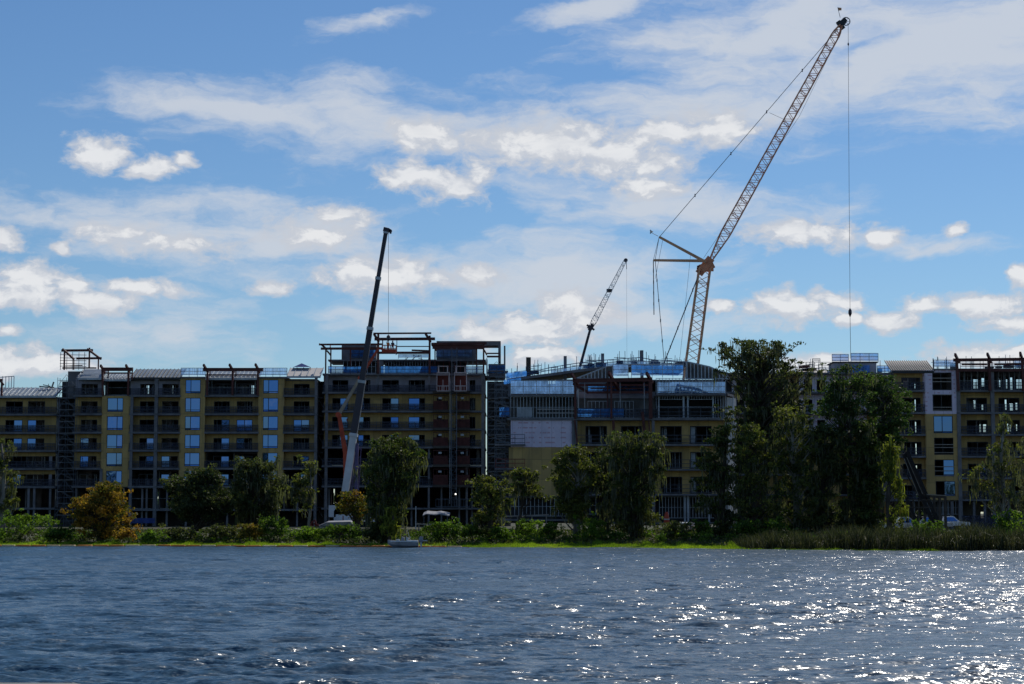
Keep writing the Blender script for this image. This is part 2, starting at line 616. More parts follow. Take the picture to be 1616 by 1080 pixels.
def cut_row(mb, X, Z, y0, y1, x0, x1, ytop, ybot, ops):
    """a wall strip (photo pixels) with openings (xa, xb, ya, yb) left free"""
    cur = x0
    for xa, xb, ya, yb in sorted(ops):
        if xb <= x0 or xa >= x1:
            continue
        if xa > cur + .05:
            mb.box(X(cur), X(xa), y0, y1, Z(ytop), Z(ybot))
        if ya > ytop + .05:
            mb.box(X(xa), X(xb), y0, y1, Z(ytop), Z(ya))
        if yb < ybot - .05:
            mb.box(X(xa), X(xb), y0, y1, Z(yb), Z(ybot))
        cur = xb
    if cur < x1 - .05:
        mb.box(X(cur), X(x1), y0, y1, Z(ytop), Z(ybot))


class Block:
    def __init__(s, name, label, cat, Y, xc, depth=13.0, group=None, ground=836):
        s.Y, s.depth = Y, depth
        s.k = Y / (CP + 0.05 * SP) / FPX           # metres per photo pixel on the front plane
        s.root = thing(name, label, cat, (s.X(xc), Y + depth / 2, 0.9), group)
        s.acc = {}
        s.rng = random.Random(int(xc))

    def X(s, px, Y=None):
        return (px - CX) * s.k * ((Y or s.Y) / s.Y)

    def Z(s, py, Y=None):
        return P(CX, py, Y or s.Y).z

    def at(s, Y):
        return (lambda x: s.X(x, Y)), (lambda y: s.Z(y, Y))

    def mb(s, name, m):
        if name in ('penthouse_wall', 'interior_board', 'interior_stud', 'lift_head', 'corner_slab', 'side_beam', 'corner_post'):
            e = (MB(), m)
            s.acc[(name, len(s.acc))] = e
            return e[0]
        return s.acc.setdefault((name, m.name), (MB(), m))[0]

    def flush(s):
        for (name, _), (mb, m) in s.acc.items():
            if mb.v:
                obj(name, mb, m, s.root)
        s.acc = {}

    def slab(s, x0, x1, y, t=1.5, dep=None, m=None, name='floor_slab', y0=0.0):
        mb = MB()
        mb.box(s.X(x0), s.X(x1), s.Y + y0, s.Y + (dep or s.depth), s.Z(y + t), s.Z(y - t))
        return obj(name, mb, m or M_SLAB, s.root)

    def rail(s, x0, x1, y, h=1.1, net=None, off=0.12, step=1.3, balusters=True, m=None, frac=1.0, dz=0.16):
        """guard rail standing on the slab at photo row y"""
        Y = s.Y + off
        X, Z = s.at(Y)
        xa, xb = X(x0), X(x1)
        z0 = Z(y) + dz
        mb = MB()
        n = max(1, round((xb - xa) / step))
        for i in range(n + 1):
            x = xa + (xb - xa) * i / n
            mb.box(x - .03, x + .03, Y - .03, Y + .03, z0 - .25, z0 + h)
        for hh in (h, h * .55, h * .12):
            mb.box(xa, xb, Y - .045, Y + .012, z0 + hh - .035, z0 + hh + .035)
        if balusters:
            q = max(2, int((xb - xa) / .32))
            for i in range(q):
                x = xa + (xb - xa) * (i + .5) / q
                mb.box(x - .013, x + .013, Y - .02, Y + .005, z0 + .1, z0 + h - .03)
        r = obj('guard_rail', mb, m or M_RAIL, s.root)
        if net:
            nb = MB()
            zt = z0 + h * .98 * frac
            q = max(2, int((xb - xa) / .8))
            pts = [(xa + (xb - xa) * i / q, Y + .06 + s.rng.uniform(0, .10), s.rng.uniform(-.06, .03)) for i in range(q + 1)]
            for i in range(q):
                a, b = pts[i], pts[i + 1]
                nb.quad((a[0], a[1], z0 + .02), (b[0], b[1], z0 + .02), (b[0], b[1] + .02, zt + b[2]), (a[0], a[1] + .02, zt + a[2]))
            obj('debris_net', nb, net, r)
        return r

    def window(s, xa, xb, ya, yb, Yw, style='full', name='window', split=.5, bar=.82):
        """frame with glass; style full | left | right | none"""
        X, Z = s.at(Yw)
        x0, x1, z0, z1 = X(xa), X(xb), Z(yb), Z(ya)
        t, d = .09, .10
        ya_, yb_ = Yw - .03, Yw + d
        mb = MB()
        mb.box(x0 - .02, x0 + t, ya_, yb_, z0, z1 + .02)
        mb.box(x1 - t, x1 + .02, ya_, yb_, z0, z1 + .02)
        mb.box(x0 + t, x1 - t, ya_, yb_, z1 - t, z1 + .02)
        mb.box(x0 + t, x1 - t, ya_, yb_, z0, z0 + t)
        xm = x0 + (x1 - x0) * split
        mb.box(xm - .05, xm + .05, ya_ + .004, yb_ - .004, z0 + t, z1 - t)
        zb = z1 + (z0 - z1) * bar
        segs = {'full': [(x0 + t, xm - .05), (xm + .05, x1 - t)], 'left': [(x0 + t, xm - .05)], 'right': [(xm + .05, x1 - t)], 'none': []}[style]
        for a, b in segs:
            mb.box(a, b, ya_ + .01, yb_ - .01, zb - .04, zb + .04)
        if name == 'balcony_door' and style != 'full' and s.rng.random() < .85:
            Yi = Yw + s.rng.uniform(1.2, 3.0)
            for q in range(s.rng.randint(1, 4)):
                xx = s.rng.uniform(x0 + .2, x1 - .2)
                s.mb('interior_stud', M_STUD).box(xx - .03, xx + .03, Yi, Yi + .1, z0 - .05, z1)
                Yi += .13
            if s.rng.random() < .45:
                xx = s.rng.uniform(x0 + .1, x1 - .9)
                s.mb('interior_board', M_GREYW if s.rng.random() < .6 else M_WOODL).box(xx, xx + s.rng.uniform(.3, .9), Yi, Yi + .05, z0 - .05, z0 + s.rng.uniform(.7, 2.0))
        fr = obj(name, mb, M_FRAME, s.root)
        if segs:
            pb = MB()
            for a, b in segs:
                tl = s.rng.uniform(-.016, .016)
                tz = s.rng.uniform(-.035, .045)
                for za, zc in ((z0 + t, zb - .04), (zb + .04, z1 - t)):
                    pb.quad((a, Yw + .03, za), (b, Yw + .03 + tl, za), (b, Yw + .03 + tl + tz, zc), (a, Yw + .03 + tz, zc))
            obj('pane', pb, M_GLASS, fr)
        return fr

    def studs(s, x0, x1, ya, yb, Yw, step=.42, m=None, name='stud_wall', skip=None, mid=True):
        X, Z = s.at(Yw)
        mb = MB()
        xa, xb, z0, z1 = X(x0), X(x1), Z(yb), Z(ya)
        n = max(1, round((xb - xa) / step))
        for i in range(n + 1):
            x = xa + (xb - xa) * i / n
            if skip and any(X(a) < x < X(b) for a, b in skip):
                continue
            mb.box(x - .03, x + .03, Yw, Yw + .12, z0 + .05, z1 - .05)
        mb.box(xa - .03, xb + .03, Yw - .01, Yw + .13, z0, z0 + .06)
        mb.box(xa - .03, xb + .03, Yw - .01, Yw + .13, z1 - .06, z1)
        if mid:
            mb.box(xa, xb, Yw + .03, Yw + .09, (z0 + z1) / 2 - .02, (z0 + z1) / 2 + .02)
        return obj(name, mb, m or M_STUD, s.root)

    def column(s, x, ya, yb, w=.4, off=.2, m=None, name='column'):
        Y = s.Y + off
        X, Z = s.at(Y)
        mb = MB()
        mb.box(X(x) - w / 2, X(x) + w / 2, Y, Y + w, Z(yb), Z(ya))
        return obj(name, mb, m or M_CONC, s.root)

    def steel(s, name, segs, w=.35, m=None):
        """red steel frame: list of ((x,y,dY),(x,y,dY)[,w])"""
        if len(segs) > 1 and name in ('front_post', 'terrace_prop', 'roof_post', 'corner_post', 'roof_beam'):
            return [s.steel(name, [sg], w, m) for sg in segs]
        mb = MB()
        for sg in segs:
            a, b = sg[0], sg[1]
            ww = sg[2] if len(sg) > 2 else w
            ww *= .78 if ww > .28 else 1
            pa = Vector((s.X(a[0], s.Y + a[2]), s.Y + a[2], s.Z(a[1], s.Y + a[2])))
            pb = Vector((s.X(b[0], s.Y + b[2]), s.Y + b[2], s.Z(b[1], s.Y + b[2])))
            mb.beam(pa, pb, ww * .7, ww)
        return obj(name, mb, m or M_RED, s.root)

    def roof(s, x0, x1, ytop, ybot, back=5.0, rib=.62, m=None, bare=0.0, name='roof'):
        """sloping metal roof rising backwards, with standing ribs"""
        Ya, Yb = s.Y + .35, s.Y + back
        xa, xb = s.X(x0, Ya), s.X(x1, Ya)
        za, zb = s.Z(ybot, Ya), s.Z(ytop, Yb)
        mb = MB()
        mb.prism([(xa, Ya, za), (xb, Ya, za), (xb, Yb, zb), (xa, Yb, zb)], (0, 0, -.18))
        r = obj(name, mb, m or M_ROOF, s.root)
        rb = MB()
        n = int((xb - xa) / rib)
        for i in range(n + 1):
            x = xa + (xb - xa) * i / max(1, n)
            rb.beam((x, Ya - .25, za + .05), (x, Yb + .2, zb + .07), .10, .13)
        rb.box(xa, xb, Ya - .16, Ya - .02, za - .30, za + .02)
        obj('roof_rib', rb, M_FRAME if bare else M_STUD, r)
        return r


def facade_rows(b, x0, x1, ys, ops_fn, matfn, rec=1.7, last=None, rear_ops=None, rear=True, wall_name='wall'):
    """wall strips between slab rows ys, set back by rec metres"""
    for i in range(len(ys) - 1):
        yt, yb = ys[i] + 1.5, ys[i + 1] - 1.5
        m = matfn(i)
        if m is not None:
            X, Z = b.at(b.Y + rec)
            cut_row(b.mb(wall_name, m), X, Z, b.Y + rec, b.Y + rec + .2, x0, x1, yt - .2, yb + .2, ops_fn(i))
        if rear:
            Yr = b.Y + b.depth - .3
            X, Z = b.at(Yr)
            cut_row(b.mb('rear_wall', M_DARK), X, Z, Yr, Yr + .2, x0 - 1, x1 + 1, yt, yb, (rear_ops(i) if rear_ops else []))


def partitions(b, xs, ytop, ybot, y0=2.0, name='partition'):
    mb = b.mb(name, M_INT)
    for x in xs:
        mb.box(b.X(x) - .1, b.X(x) + .1, b.Y + y0, b.Y + b.depth - .35, b.Z(ybot), b.Z(ytop))


# ---- A: block cut by the left edge of the picture
def block_edge():
    b = Block('apartment_block', 'unfinished yellow apartment block with dark sloping metal roof cut by left photo edge', 'building', 315, 20)
    ys = [625, 654.5, 683.5, 712, 740.5, 769, 803]
    x0, x1 = -130, 88
    ops = {i: [(xx, xx + 27, (625 + 8.5 if i == 0 else ys[i] + 8.5), ys[i + 1] - 1.5) for xx in (-85, -48, 8, 43)] for i in range(6)}
    facade_rows(b, x0, x1, ys, lambda i: ops[i], lambda i: M_YEL if i < 3 else None)
    for i in (3, 4):
        X, Z = b.at(b.Y + 1.7)
        mb = b.mb('wall', M_YEL)
        mb.box(X(x0), X(x1), b.Y + 1.7, b.Y + 1.9, Z(ys[i] + 8.3), Z(ys[i] + 1.3))
        for xx in (-90, -10, 78):
            b.mb('wall', M_GREYW).box(X(xx), X(xx + 5), b.Y + 1.75, b.Y + 1.95, Z(ys[i + 1] - 1.5), Z(ys[i] + 8.3))
    for y in ys[1:]:
        b.slab(x0, x1, y)
    for i in range(5):
        b.rail(x0 + .5, x1 - .5, ys[i + 1], net=M_NET)
        for k, o in enumerate(ops[i]):
            st = 'none' if i in (0, 3, 4) else ('right' if k % 2 == 0 else 'left')
            if i < 5:
                b.window(*o, b.Y + 1.75, st if not (i == 4 and k == 2) else 'right', 'balcony_door')
    partitions(b, (-100, -20, 38, 86), 626, 803)
    for x in (-60, -20, 20, 47, 56, 81):
        b.column(x, 769, 831, w=.35)
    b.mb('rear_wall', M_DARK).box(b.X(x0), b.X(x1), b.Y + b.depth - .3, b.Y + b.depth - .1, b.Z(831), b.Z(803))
    b.slab(x0, x1, 831, t=1.0, m=M_CONC, name='ground_slab')
    b.slab(x0, x1, 627.5, t=.9, y0=1.6, name='added_ceiling_slab')  # added to keep sunlight out of the top storey
    b.roof(x0, x1 - 1, 612, 625, rib=.75)
    b.steel('roof_pergola', [((-60, 600, .2), (2, 600, .2), .5), ((1, 625, .1), (1, 603, .1), .5), ((-6, 596, .1), (4, 608, 0), .4)])
    b.steel('roof_post', [((x, 612, 5), (x, 594, 5), .14) for x in (-4, 2, 7, 12, 16, 20)] + [((-5, 596, 5), (20, 594, 5), .12)], m=M_STUD)
    b.steel('roof_debris', [((60, 610, 4), (84, 612, 4.2), .2), ((66, 607.5, 4), (78, 610, 4), .15), ((74, 611, 4), (75, 606, 4), .12), ((80, 612, 4), (83, 603, 4), .3)], m=M_PLANK)
    X, Z = b.at(b.Y)
    b.mb('side_wall', M_GREYW).box(b.X(87.5), b.X(88.2), b.Y + 1.95, b.Y + b.depth, b.Z(803), b.Z(626))
    b.flush()


# ---- C: long left block
def block_left():
    b = Block('apartment_block', 'long yellow apartment block with three columns of blue mirrored windows', 'building', 314, 310)
    ys = [597, 625, 654, 683, 711.5, 740, 768.5, 805]
    x0, x1 = 118, 505
    cols = [(127, 153), (220, 243), (255, 281), (337, 362), (373, 398), (463, 488)]
    top = 606

    def ops(i):
        if i == 6:
            return []
        yt = top if i == 0 else ys[i] + 8.5
        return [(a, c, yt, ys[i + 1] - 1.5) for a, c in cols]

    bays = [(118, 160), (205, 283), (323, 407), (448, 499)]
    for bi, (a, c) in enumerate(bays):
        def mf(i, bi=bi):
            if i == 0:
                return (M_GREYW, M_GREYW, M_YEL, M_YEL)[bi] if bi != 2 else None
            if i in (4,) and bi in (2,):
                return None
            return M_YEL if i < 5 else None
        facade_rows(b, a, c, ys[:7], lambda i: ops(i) if i < 6 else [], mf, rear_ops=lambda i: [(x + 4, x + 8, ys[i] + 11, ys[i + 1] - 3) for x in ((226, 264, 392) if i in (0,) else ())])
        if bi == 2:
            b.studs(323, 407, 599, 623.5, b.Y + 1.7, .55, skip=[(337, 362), (373, 398)])
    # projecting window columns
    wc = [(160, 205, 168.5, 193.5, 1), (283, 323, 291.5, 315.5, 0), (407, 448, 414.5, 438.5, 0)]
    for k, (a, c, wa, wb, i0) in enumerate(wc):
        X, Z = b.at(b.Y + .25)
        for i in range(i0, 6):
            yt = 599.5 if (i == 0) else ys[i] + 3.2
            yb = ys[i + 1] - 3.8
            ytop = 596 if i == 0 else ys[i]
            cut_row(b.mb('wall', M_YEL), X, Z, b.Y + .25, b.Y + .5, a, c, ytop, ys[i + 1], [(wa, wb, yt, yb)])
            b.window(wa, wb, yt, yb, b.Y + .35, 'full', 'window', split=.63 if k == 0 else .36, bar=.86)
            for xx in (a, c - .9):
                b.mb('wall', M_YEL).box(X(xx), X(xx + .9), b.Y + .5, b.Y + 2.2, Z(ys[i + 1]), Z(ytop))
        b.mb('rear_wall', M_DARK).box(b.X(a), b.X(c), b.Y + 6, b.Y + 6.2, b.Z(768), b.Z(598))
    sl = [(114, 160), (203, 284), (322, 408), (446, 500)]
    for y in ys[1:]:
        for a, c in sl:
            b.slab(a, c, y)
        for a, c in ((160, 203), (284, 322), (408, 446)):
            b.slab(a, c, y, y0=.5, t=1.2)
    for i in range(6):
        for bi, (a, c) in enumerate(sl):
            b.rail(a + 1, c - 1, ys[i + 1], net=M_NET)
        for k, o in enumerate(ops(i)):
            st = 'none'
            if (k, i) in ((0, 3), (0, 4)): st = 'left'
            elif k in (1,) and i in (3, 4): st = 'right'
            elif k == 2 and i in (4, 5): st = 'left'
            elif k == 3 and i in (2, 3, 4, 5): st = 'right'
            elif k == 4 and i == 2: st = 'full'
            elif k == 4 and i in (3, 4, 5): st = 'left'
            elif k == 5 and i == 2: st = 'full'
            elif k == 5 and i in (4, 5): st = 'right'
            b.window(*o, b.Y + 1.75, st, 'balcony_door', bar=.66)
    partitions(b, (119, 161, 204, 249, 284, 322, 367, 408, 447, 498), 598, 804)
    for x, yt in ((245.5, 598), (498, 596), (207, 625), (160.5, 740)):
        b.column(x, yt, 832, w=.45 if x != 245.5 else .55, off=.05)
    for x in (122, 178, 197, 226, 233, 265, 295, 318, 360, 400, 440, 470):
        b.column(x, 770, 832, w=.3, off=.9, m=M_CONC)
    b.studs(208, 245, 771, 803, b.Y + 2.2, 2.2)
    b.studs(250, 283, 771, 803, b.Y + 2.2, 2.0)
    b.slab(114, 505, 832, t=1.0, name='ground_slab')
    # low back wall of the open ground floor, with gaps where light comes through
    Yr = b.Y + b.depth - .3
    X, Z = b.at(Yr)
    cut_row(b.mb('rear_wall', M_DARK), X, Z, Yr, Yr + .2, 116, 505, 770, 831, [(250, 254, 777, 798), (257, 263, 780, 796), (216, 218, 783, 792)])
    # roofs
    b.slab(119, 500, 599.5, t=.9, y0=1.6, name='added_ceiling_slab')  # slab added so the sun does not reach the top rooms
    b.roof(120, 160, 583, 597, rib=2.4, m=M_ROOF)
    b.roof(205, 284, 583, 596, rib=.62, bare=1)
    b.roof(323, 407, 586, 597, rib=.7)
    b.roof(452, 505, 581, 594, rib=1.1, m=M_PALE)
    for a, c in ((160, 205),):
        b.roof(a, c, 589, 599, rib=.5)
    for a, c in ((284, 323), (407, 452)):
        b.slab(a, c, 596, t=1.3)
        b.rail(a, c, 594, net=M_BLUE2, off=.3, h=1.2)
    # top-storey white door posts and inner storey behind the first pergola
    b.studs(163, 204, 600, 624, b.Y + 2.4, .5, skip=[(171, 197)])
    b.steel('roof_pergola', [((158, 583, -.4), (208, 583, -.4), .75), ((160, 589, 2), (206, 589, 2), .3), ((161, 624, -.2), (159.5, 584, -.2), .55), ((169, 624, 1.6), (169, 586, 1.6), .3),
                             ((201, 624, -.2), (201, 584, -.2), .55), ((207, 600, -.2), (207, 584, -.2), .3),
                             ((156.5, 577, -1.2), (163, 587, .6), .5), ((196.5, 576.5, -1.2), (203, 587, .6), .5),
                             ((162, 590, .3), (162, 584, 3), .3)])
    b.steel('roof_pergola', [((319, 583.5, -.4), (414, 583.5, -.4), .7), ((322, 592, 1.6), (409, 592, 1.6), .3), ((326, 624, -.2), (326, 584, -.2), .55), ((366, 624, -.2), (366, 584, -.2), .55),
                             ((406, 624, -.2), (406, 584, -.2), .55), ((319.5, 576, -1.2), (327, 588, .6), .5), ((360.5, 575.5, -1.2), (368, 588, .6), .5),
                             ((401.5, 575, -1.2), (409, 588, .6), .5), ((330, 597, 1.6), (330, 584, 1.6), .3), ((371, 600, 1.6), (371, 584, 1.6), .3)])
    # corner frame on the roof at the left end
    b.steel('roof_frame', [((94, 553.5, 3), (144, 553, 3), .5), ((118, 566, 1), (158, 565.5, 1), .45), ((99, 584, 3), (99, 552, 3), .42), ((138.5, 582, 3), (138.5, 549, 3), .4),
                           ((153, 583, 1), (153, 566, 1), .35), ((96, 551, 3), (114, 567, 1), .4), ((135, 551, 3), (157, 567, 1), .4), ((96, 581, 3), (150, 581, 3), .3),
                           ((114, 584, 1), (114, 566, 1), .3), ((100, 578, 2.4), (128, 577, 2.4), .15)])
    b.steel('roof_scaffold', [((x, 584, 2), (x, 556, 2), .10) for x in (93, 103, 112, 122, 131)] + [((92, y, 2), (134, y + .6, 2), .09) for y in (560, 565, 569, 574, 578)], m=M_SCAF)
    b.mb('stair_head', M_CONC).box(b.X(98), b.X(122), b.Y + 3.2, b.Y + 8, b.Z(626), b.Z(584))
    b.flush()
    # blue pyramid tent on the roof
    mb = MB()
    Yt = 319
    ap = P(476, 573.5, Yt)
    c = [P(463, 579.5, Yt - 1.2), P(490, 579.5, Yt - 1.2), P(489, 579, Yt + 1.6), P(464, 579, Yt + 1.6)]
    for k in range(4):
        mb.poly([ap, c[k], c[(k + 1) % 4]])
    mb.poly(c[::-1])
    t = thing('canopy_tent', 'small blue pyramid tent on the pale roof at the end of the long block', 'tent', (c[0].x + 1.4, Yt, c[0].z - .9))
    obj('canopy', mb, M_TARP, t)
    for q in c:
        lb = MB()
        lb.beam(q, q + Vector((0, 0, -1.0)), .06)
        obj('leg', lb, M_SCAF, t)


# ---- scaffold towers in the gaps
def scaffold(label, Y, x0, x1, ytop, ybot, step, nx=3, planks=True, seed=1, dep=1.6):
    rng = random.Random(seed)
    k = Y / FPX
    base = P((x0 + x1) / 2, ybot, Y)
    t = thing('scaffold_tower', label, 'scaffold', base, 'scaffold towers between the blocks')
    tubes = MB()
    brace = MB()
    for j in (0, dep):
        for i in range(nx + 1):
            px = x0 + (x1 - x0) * i / nx
            X = P(px, 700, Y).x
            tubes.tube([(X, Y + j, P(px, ybot, Y).z), (X, Y + j, P(px, ytop, Y).z)], .04, 5)
    lv = 0
    y = ybot
    xs0, xs1 = P(x0, 700, Y).x, P(x1, 700, Y).x
    while y > ytop:
        z = P(0, y, Y).z
        for j in (0, dep):
            tubes.box(xs0, xs1, Y + j - .03, Y + j + .03, z - .03, z + .03)
            tubes.box(xs0, xs1, Y + j - .02, Y + j + .02, z + .97, z + 1.03)
        z2 = P(0, y - step, Y).z
        brace.beam((xs0, Y - .05, z), (xs0 + (xs1 - xs0) / nx, Y - .05, z2), .05)
        brace.beam((xs1, Y - .05, z), (xs1 - (xs1 - xs0) / nx, Y - .05, z2), .05)
        if planks:
            pb = MB()
            for r in range(3):
                a = rng.uniform(0, .6)
                pb.box(xs0 + .1 + a, xs1 - .1 - rng.uniform(0, .5), Y + .12 + r * .48, Y + .52 + r * .48, z + .04, z + .09)
            obj('plank_deck', pb, M_PLANK, t)
        y -= step
    obj('tube_frame', tubes, M_SCAF, t)
    obj('brace', brace, M_SCAF, t)
    return t


def gaps():
    scaffold('dark scaffold tower with pale plank decks beside the left edge block', 312.5, 89, 117, 596, 832, 18.5, 2)
    scaffold('dark scaffold tower in the gap beside the red hoist', 312.5, 770, 797, 582, 832, 14.5, 2, seed=5)
    scaffold('blue netted scaffold against the end of the stud-walled block', 236.5, 781, 804, 600, 792, 20.5, 2, seed=7)
    # stair core walls behind the towers: parts of small link buildings
    for lab, xa, xb, yt in (('narrow dark stairwell link between the edge block and the long block', 88.4, 117.6, 600),
                            ('narrow dark stairwell link between the long block and the hoist block', 499.6, 510, 600),
                            ('dark stairwell link between the hoist block and the stud-walled block', 768, 806, 600)):
        b = Block('stairwell_link', lab, 'building', 317, (xa + xb) / 2, depth=9)
        b.mb('wall', M_DARK).box(b.X(xa), b.X(xb), 320.5, 325, b.Z(833), b.Z(yt))
        y = 628
        while y < 830:
            b.slab(xa, xb, y, t=1.0, dep=4, m=M_DARK, name='stair_landing')
            fl = MB()
            fl.prism([(b.X(xa) + .1, 318, b.Z(y)), (b.X(xb) - .1, 318, b.Z(y + 14)), (b.X(xb) - .1, 318, b.Z(y + 16)), (b.X(xa) + .1, 318, b.Z(y + 2))], (0, 1.2, 0))
            obj('stair_flight', fl, M_CONC, b.root)
            y += 28.8
        b.flush()


# ---- E: block with the red hoist
def block_centre():
    b = Block('apartment_block', 'seven storey block with red steel roof canopies and a builders hoist on its front', 'building', 315, 640, depth=14)
    ys = [591, 620, 649.6, 678, 706.5, 736, 768, 803]
    x0, x1 = 510, 765
    cols = [(524, 549), (565, 584), (603, 629), (644.5, 670.5), (689, 697), (741, 750)]

    def ops(i):
        yt = ys[i] + (9 if i == 0 else 8.5)
        return [(a, c, yt, ys[i + 1] - 1.5) for a, c in cols]
    facade_rows(b, x0 + 1, x1, ys[:7], ops, lambda i: (M_GREYW, M_YEL, M_YEL, M_YEL, None, None, None)[i])
    for i in (4, 5):
        X, Z = b.at(b.Y + 3)
        for xx in (512, 556, 590, 636, 676, 752):
            b.mb('interior_wall', M_INT).box(X(xx), X(xx + 5), b.Y + 3, b.Y + 3.2, Z(ys[i + 1] - 1.5), Z(ys[i] + 1.5))
    Yr = b.Y + b.depth - .3
    X, Z = b.at(Yr)
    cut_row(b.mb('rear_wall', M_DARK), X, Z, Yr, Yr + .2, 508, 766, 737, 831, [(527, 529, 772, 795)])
    for y in ys:
        b.slab(508, 766, y, t=1.4)
    b.slab(508, 766, 832, t=1.0, name='ground_slab')
    for i in range(6):
        b.rail(509.5, 690 if i < 3 else 764, ys[i + 1], net=M_NET)
        for k, o in enumerate(ops(i)):
            if i > 3: continue
            st = 'none'
            if i in (1, 2, 3):
                st = {0: 'right', 1: 'left', 2: 'right', 3: 'left'}.get(k, 'none')
            sp = {0: .5, 1: .45, 2: .52, 3: .66}.get(k, .5)
            b.window(*o, b.Y + 1.75, st, 'balcony_door', bar=.55, split=sp)
    b.rail(742, 764, ys[1], net=M_NET)
    partitions(b, (511, 556, 592, 636, 676, 735, 764), 592, 802)
    for x, w in ((515, .45), (762, .5)):
        b.column(x, 591, 832, w=w, off=.05)
    for x, ya, yb in ((596, 591, 620), (677, 591, 620), (737, 706, 832), (556, 706, 832), (636, 706, 832), (590, 706, 832), (677, 706, 832)):
        b.column(x, ya, yb, w=.32, off=.3)
    for x in (520, 541, 620, 650, 697, 725, 745):
        b.column(x, 769, 832, w=.28, off=1.2)
    b.studs(555, 590, 738, 767, b.Y + 2.2, .9)
    b.studs(636, 676, 738, 767, b.Y + 2.2, 1.6)
    # blue-grey terrace nets
    b.rail(517, 575, 590.5, net=M_BLUE, h=1.1, off=.2, balusters=False)
    b.rail(600, 690, 590.5, net=M_BLUE, h=1.15, off=.2, balusters=False)
    b.rail(735, 764, 590.5, net=M_BLUE, h=1.1, off=.2, balusters=False)
    # penthouse
    X, Z = b.at(b.Y + 3.2)
    Yp = b.Y + 3.2
    b.slab(514, 766, 566.5, t=1.2, y0=3.0, dep=12)
    b.studs(522, 592, 568, 589.5, Yp, .7, skip=[(527, 536)])
    b.studs(600, 676, 568, 589.5, Yp + .5, .45)
    b.studs(682, 735, 568, 589.5, Yp, 1.0, m=M_HOIST)
    b.studs(738, 762, 568, 589.5, Yp, .9)
    b.mb('penthouse_wall', M_CONC).box(X(596), X(604), Yp - .1, Yp + .1, Z(590), Z(568))
    b.mb('penthouse_wall', M_DARK).box(X(538), X(592), Yp + 4, Yp + 4.2, Z(590), Z(567))
    b.mb('penthouse_wall', M_DARK).box(X(604), X(735), Yp + 4, Yp + 4.2, Z(590), Z(567))
    for xa, xb, ya in ((537, 592, 542), (688, 750, 541)):
        b.mb('penthouse_wall', M_CONC).box(X(xa), X(xb), Yp + 1.2, Yp + 6, Z(567), Z(ya))
    b.mb('penthouse_wall', M_CONC).box(X(688), X(790), Yp + 1.1, Yp + 6.2, Z(544.5), Z(537.5))
    b.mb('penthouse_wall', M_CONC).box(X(786), X(790), Yp + 1.1, Yp + 6.2, Z(570), Z(544.5))
    b.mb('penthouse_wall', M_GREYW).box(X(770), X(796.5), Yp + 7.2, Yp + 7.6, Z(592), Z(570))
    b.mb('penthouse_wall', M_CONC).box(X(795), X(797.5), Yp + 1.1, Yp + 7.1, Z(592), Z(545))
    b.mb('penthouse_wall', M_PALE).box(X(767.5), X(769), Yp - 2, Yp + 3, Z(591), Z(567))
    b.slab(766, 797, 591.5, t=1.2, y0=4, dep=13)
    b.rail(553, 592, 566, net=M_BLUE, h=1.3, off=3.6, balusters=False)
    b.rail(628, 676, 566, net=M_BLUE2, h=.5, off=3.6, balusters=False)
    b.rail(688, 745, 565.5, net=M_BLUE2, h=1.25, off=3.4, balusters=False)
    b.rail(771, 797, 590.5, net=M_BLUE, h=1.5, off=4, balusters=False)
    b.steel('roof_canopy', [((502, 544, -.8), (602, 543.5, -.8), .38), ((505, 550.5, -.3), (602, 550, -.3), .5), ((503, 544, -.8), (503, 543, 5), .3), ((520, 549, -.5), (520, 546, 5), .35),
                            ((513, 590, -.1), (513, 550, -.1), .42), ((521, 590, 1.5), (521, 549, 1.5), .38), ((552, 590, 1.5), (552, 549, 1.5), .35), ((515, 554, 0), (521, 561, 1.5), .3),
                            ((506, 544, -.6), (515, 552, 0), .35)])
    b.steel('roof_canopy', [((588, 526.5, -1), (680, 526, -1), .35), ((590, 535.5, -.4), (686, 535, -.4), .6), ((596, 590, -.1), (596, 528, -.1), .6), ((677.5, 590, -.1), (677.5, 530, -.1), .6),
                            ((589, 527, -1), (597, 540, .2), .45), ((671, 527, -1), (679, 540, .2), .45), ((596, 557, -.1), (677, 557, -.1), .5), ((625, 547, .1), (676, 547, .1), .16), ((625.5, 557, .1), (625.5, 537, .1), .16),
                            ((649, 553, .1), (676, 554, .1), .35), ((603, 557, 1.5), (603, 537, 1.5), .3)])
    b.steel('roof_canopy', [((680, 543, -.8), (768, 542, -.8), .5), ((682, 547.5, -.4), (764, 548, -.4), .9), ((686, 590, 1.4), (686, 546, 1.4), .35), ((752, 590, 1.4), (752, 546, 1.4), .4),
                            ((763, 590, -.1), (763, 544, -.1), .5), ((757, 548, -.5), (770, 548, -.5), .4), ((764, 553, 0), (768, 560, 2), .3), ((768, 558, 4), (788, 558, 4), .3), ((768, 563, 4), (788, 563, 4), .4), ((681, 544, -.6), (688, 553, 1), .35)])
    # loose scaffold inside the penthouse
    rng = random.Random(3)
    sg = []
    for k in range(34):
        x = rng.uniform(620, 676); y = rng.uniform(560, 588)
        sg.append(((x, y, 3.4), (x + rng.uniform(-9, 9), y + rng.uniform(-9, 9), 3.4 + rng.uniform(0, 2)), .09))
    b.steel('propping', sg, m=M_SCAF)
    b.flush()
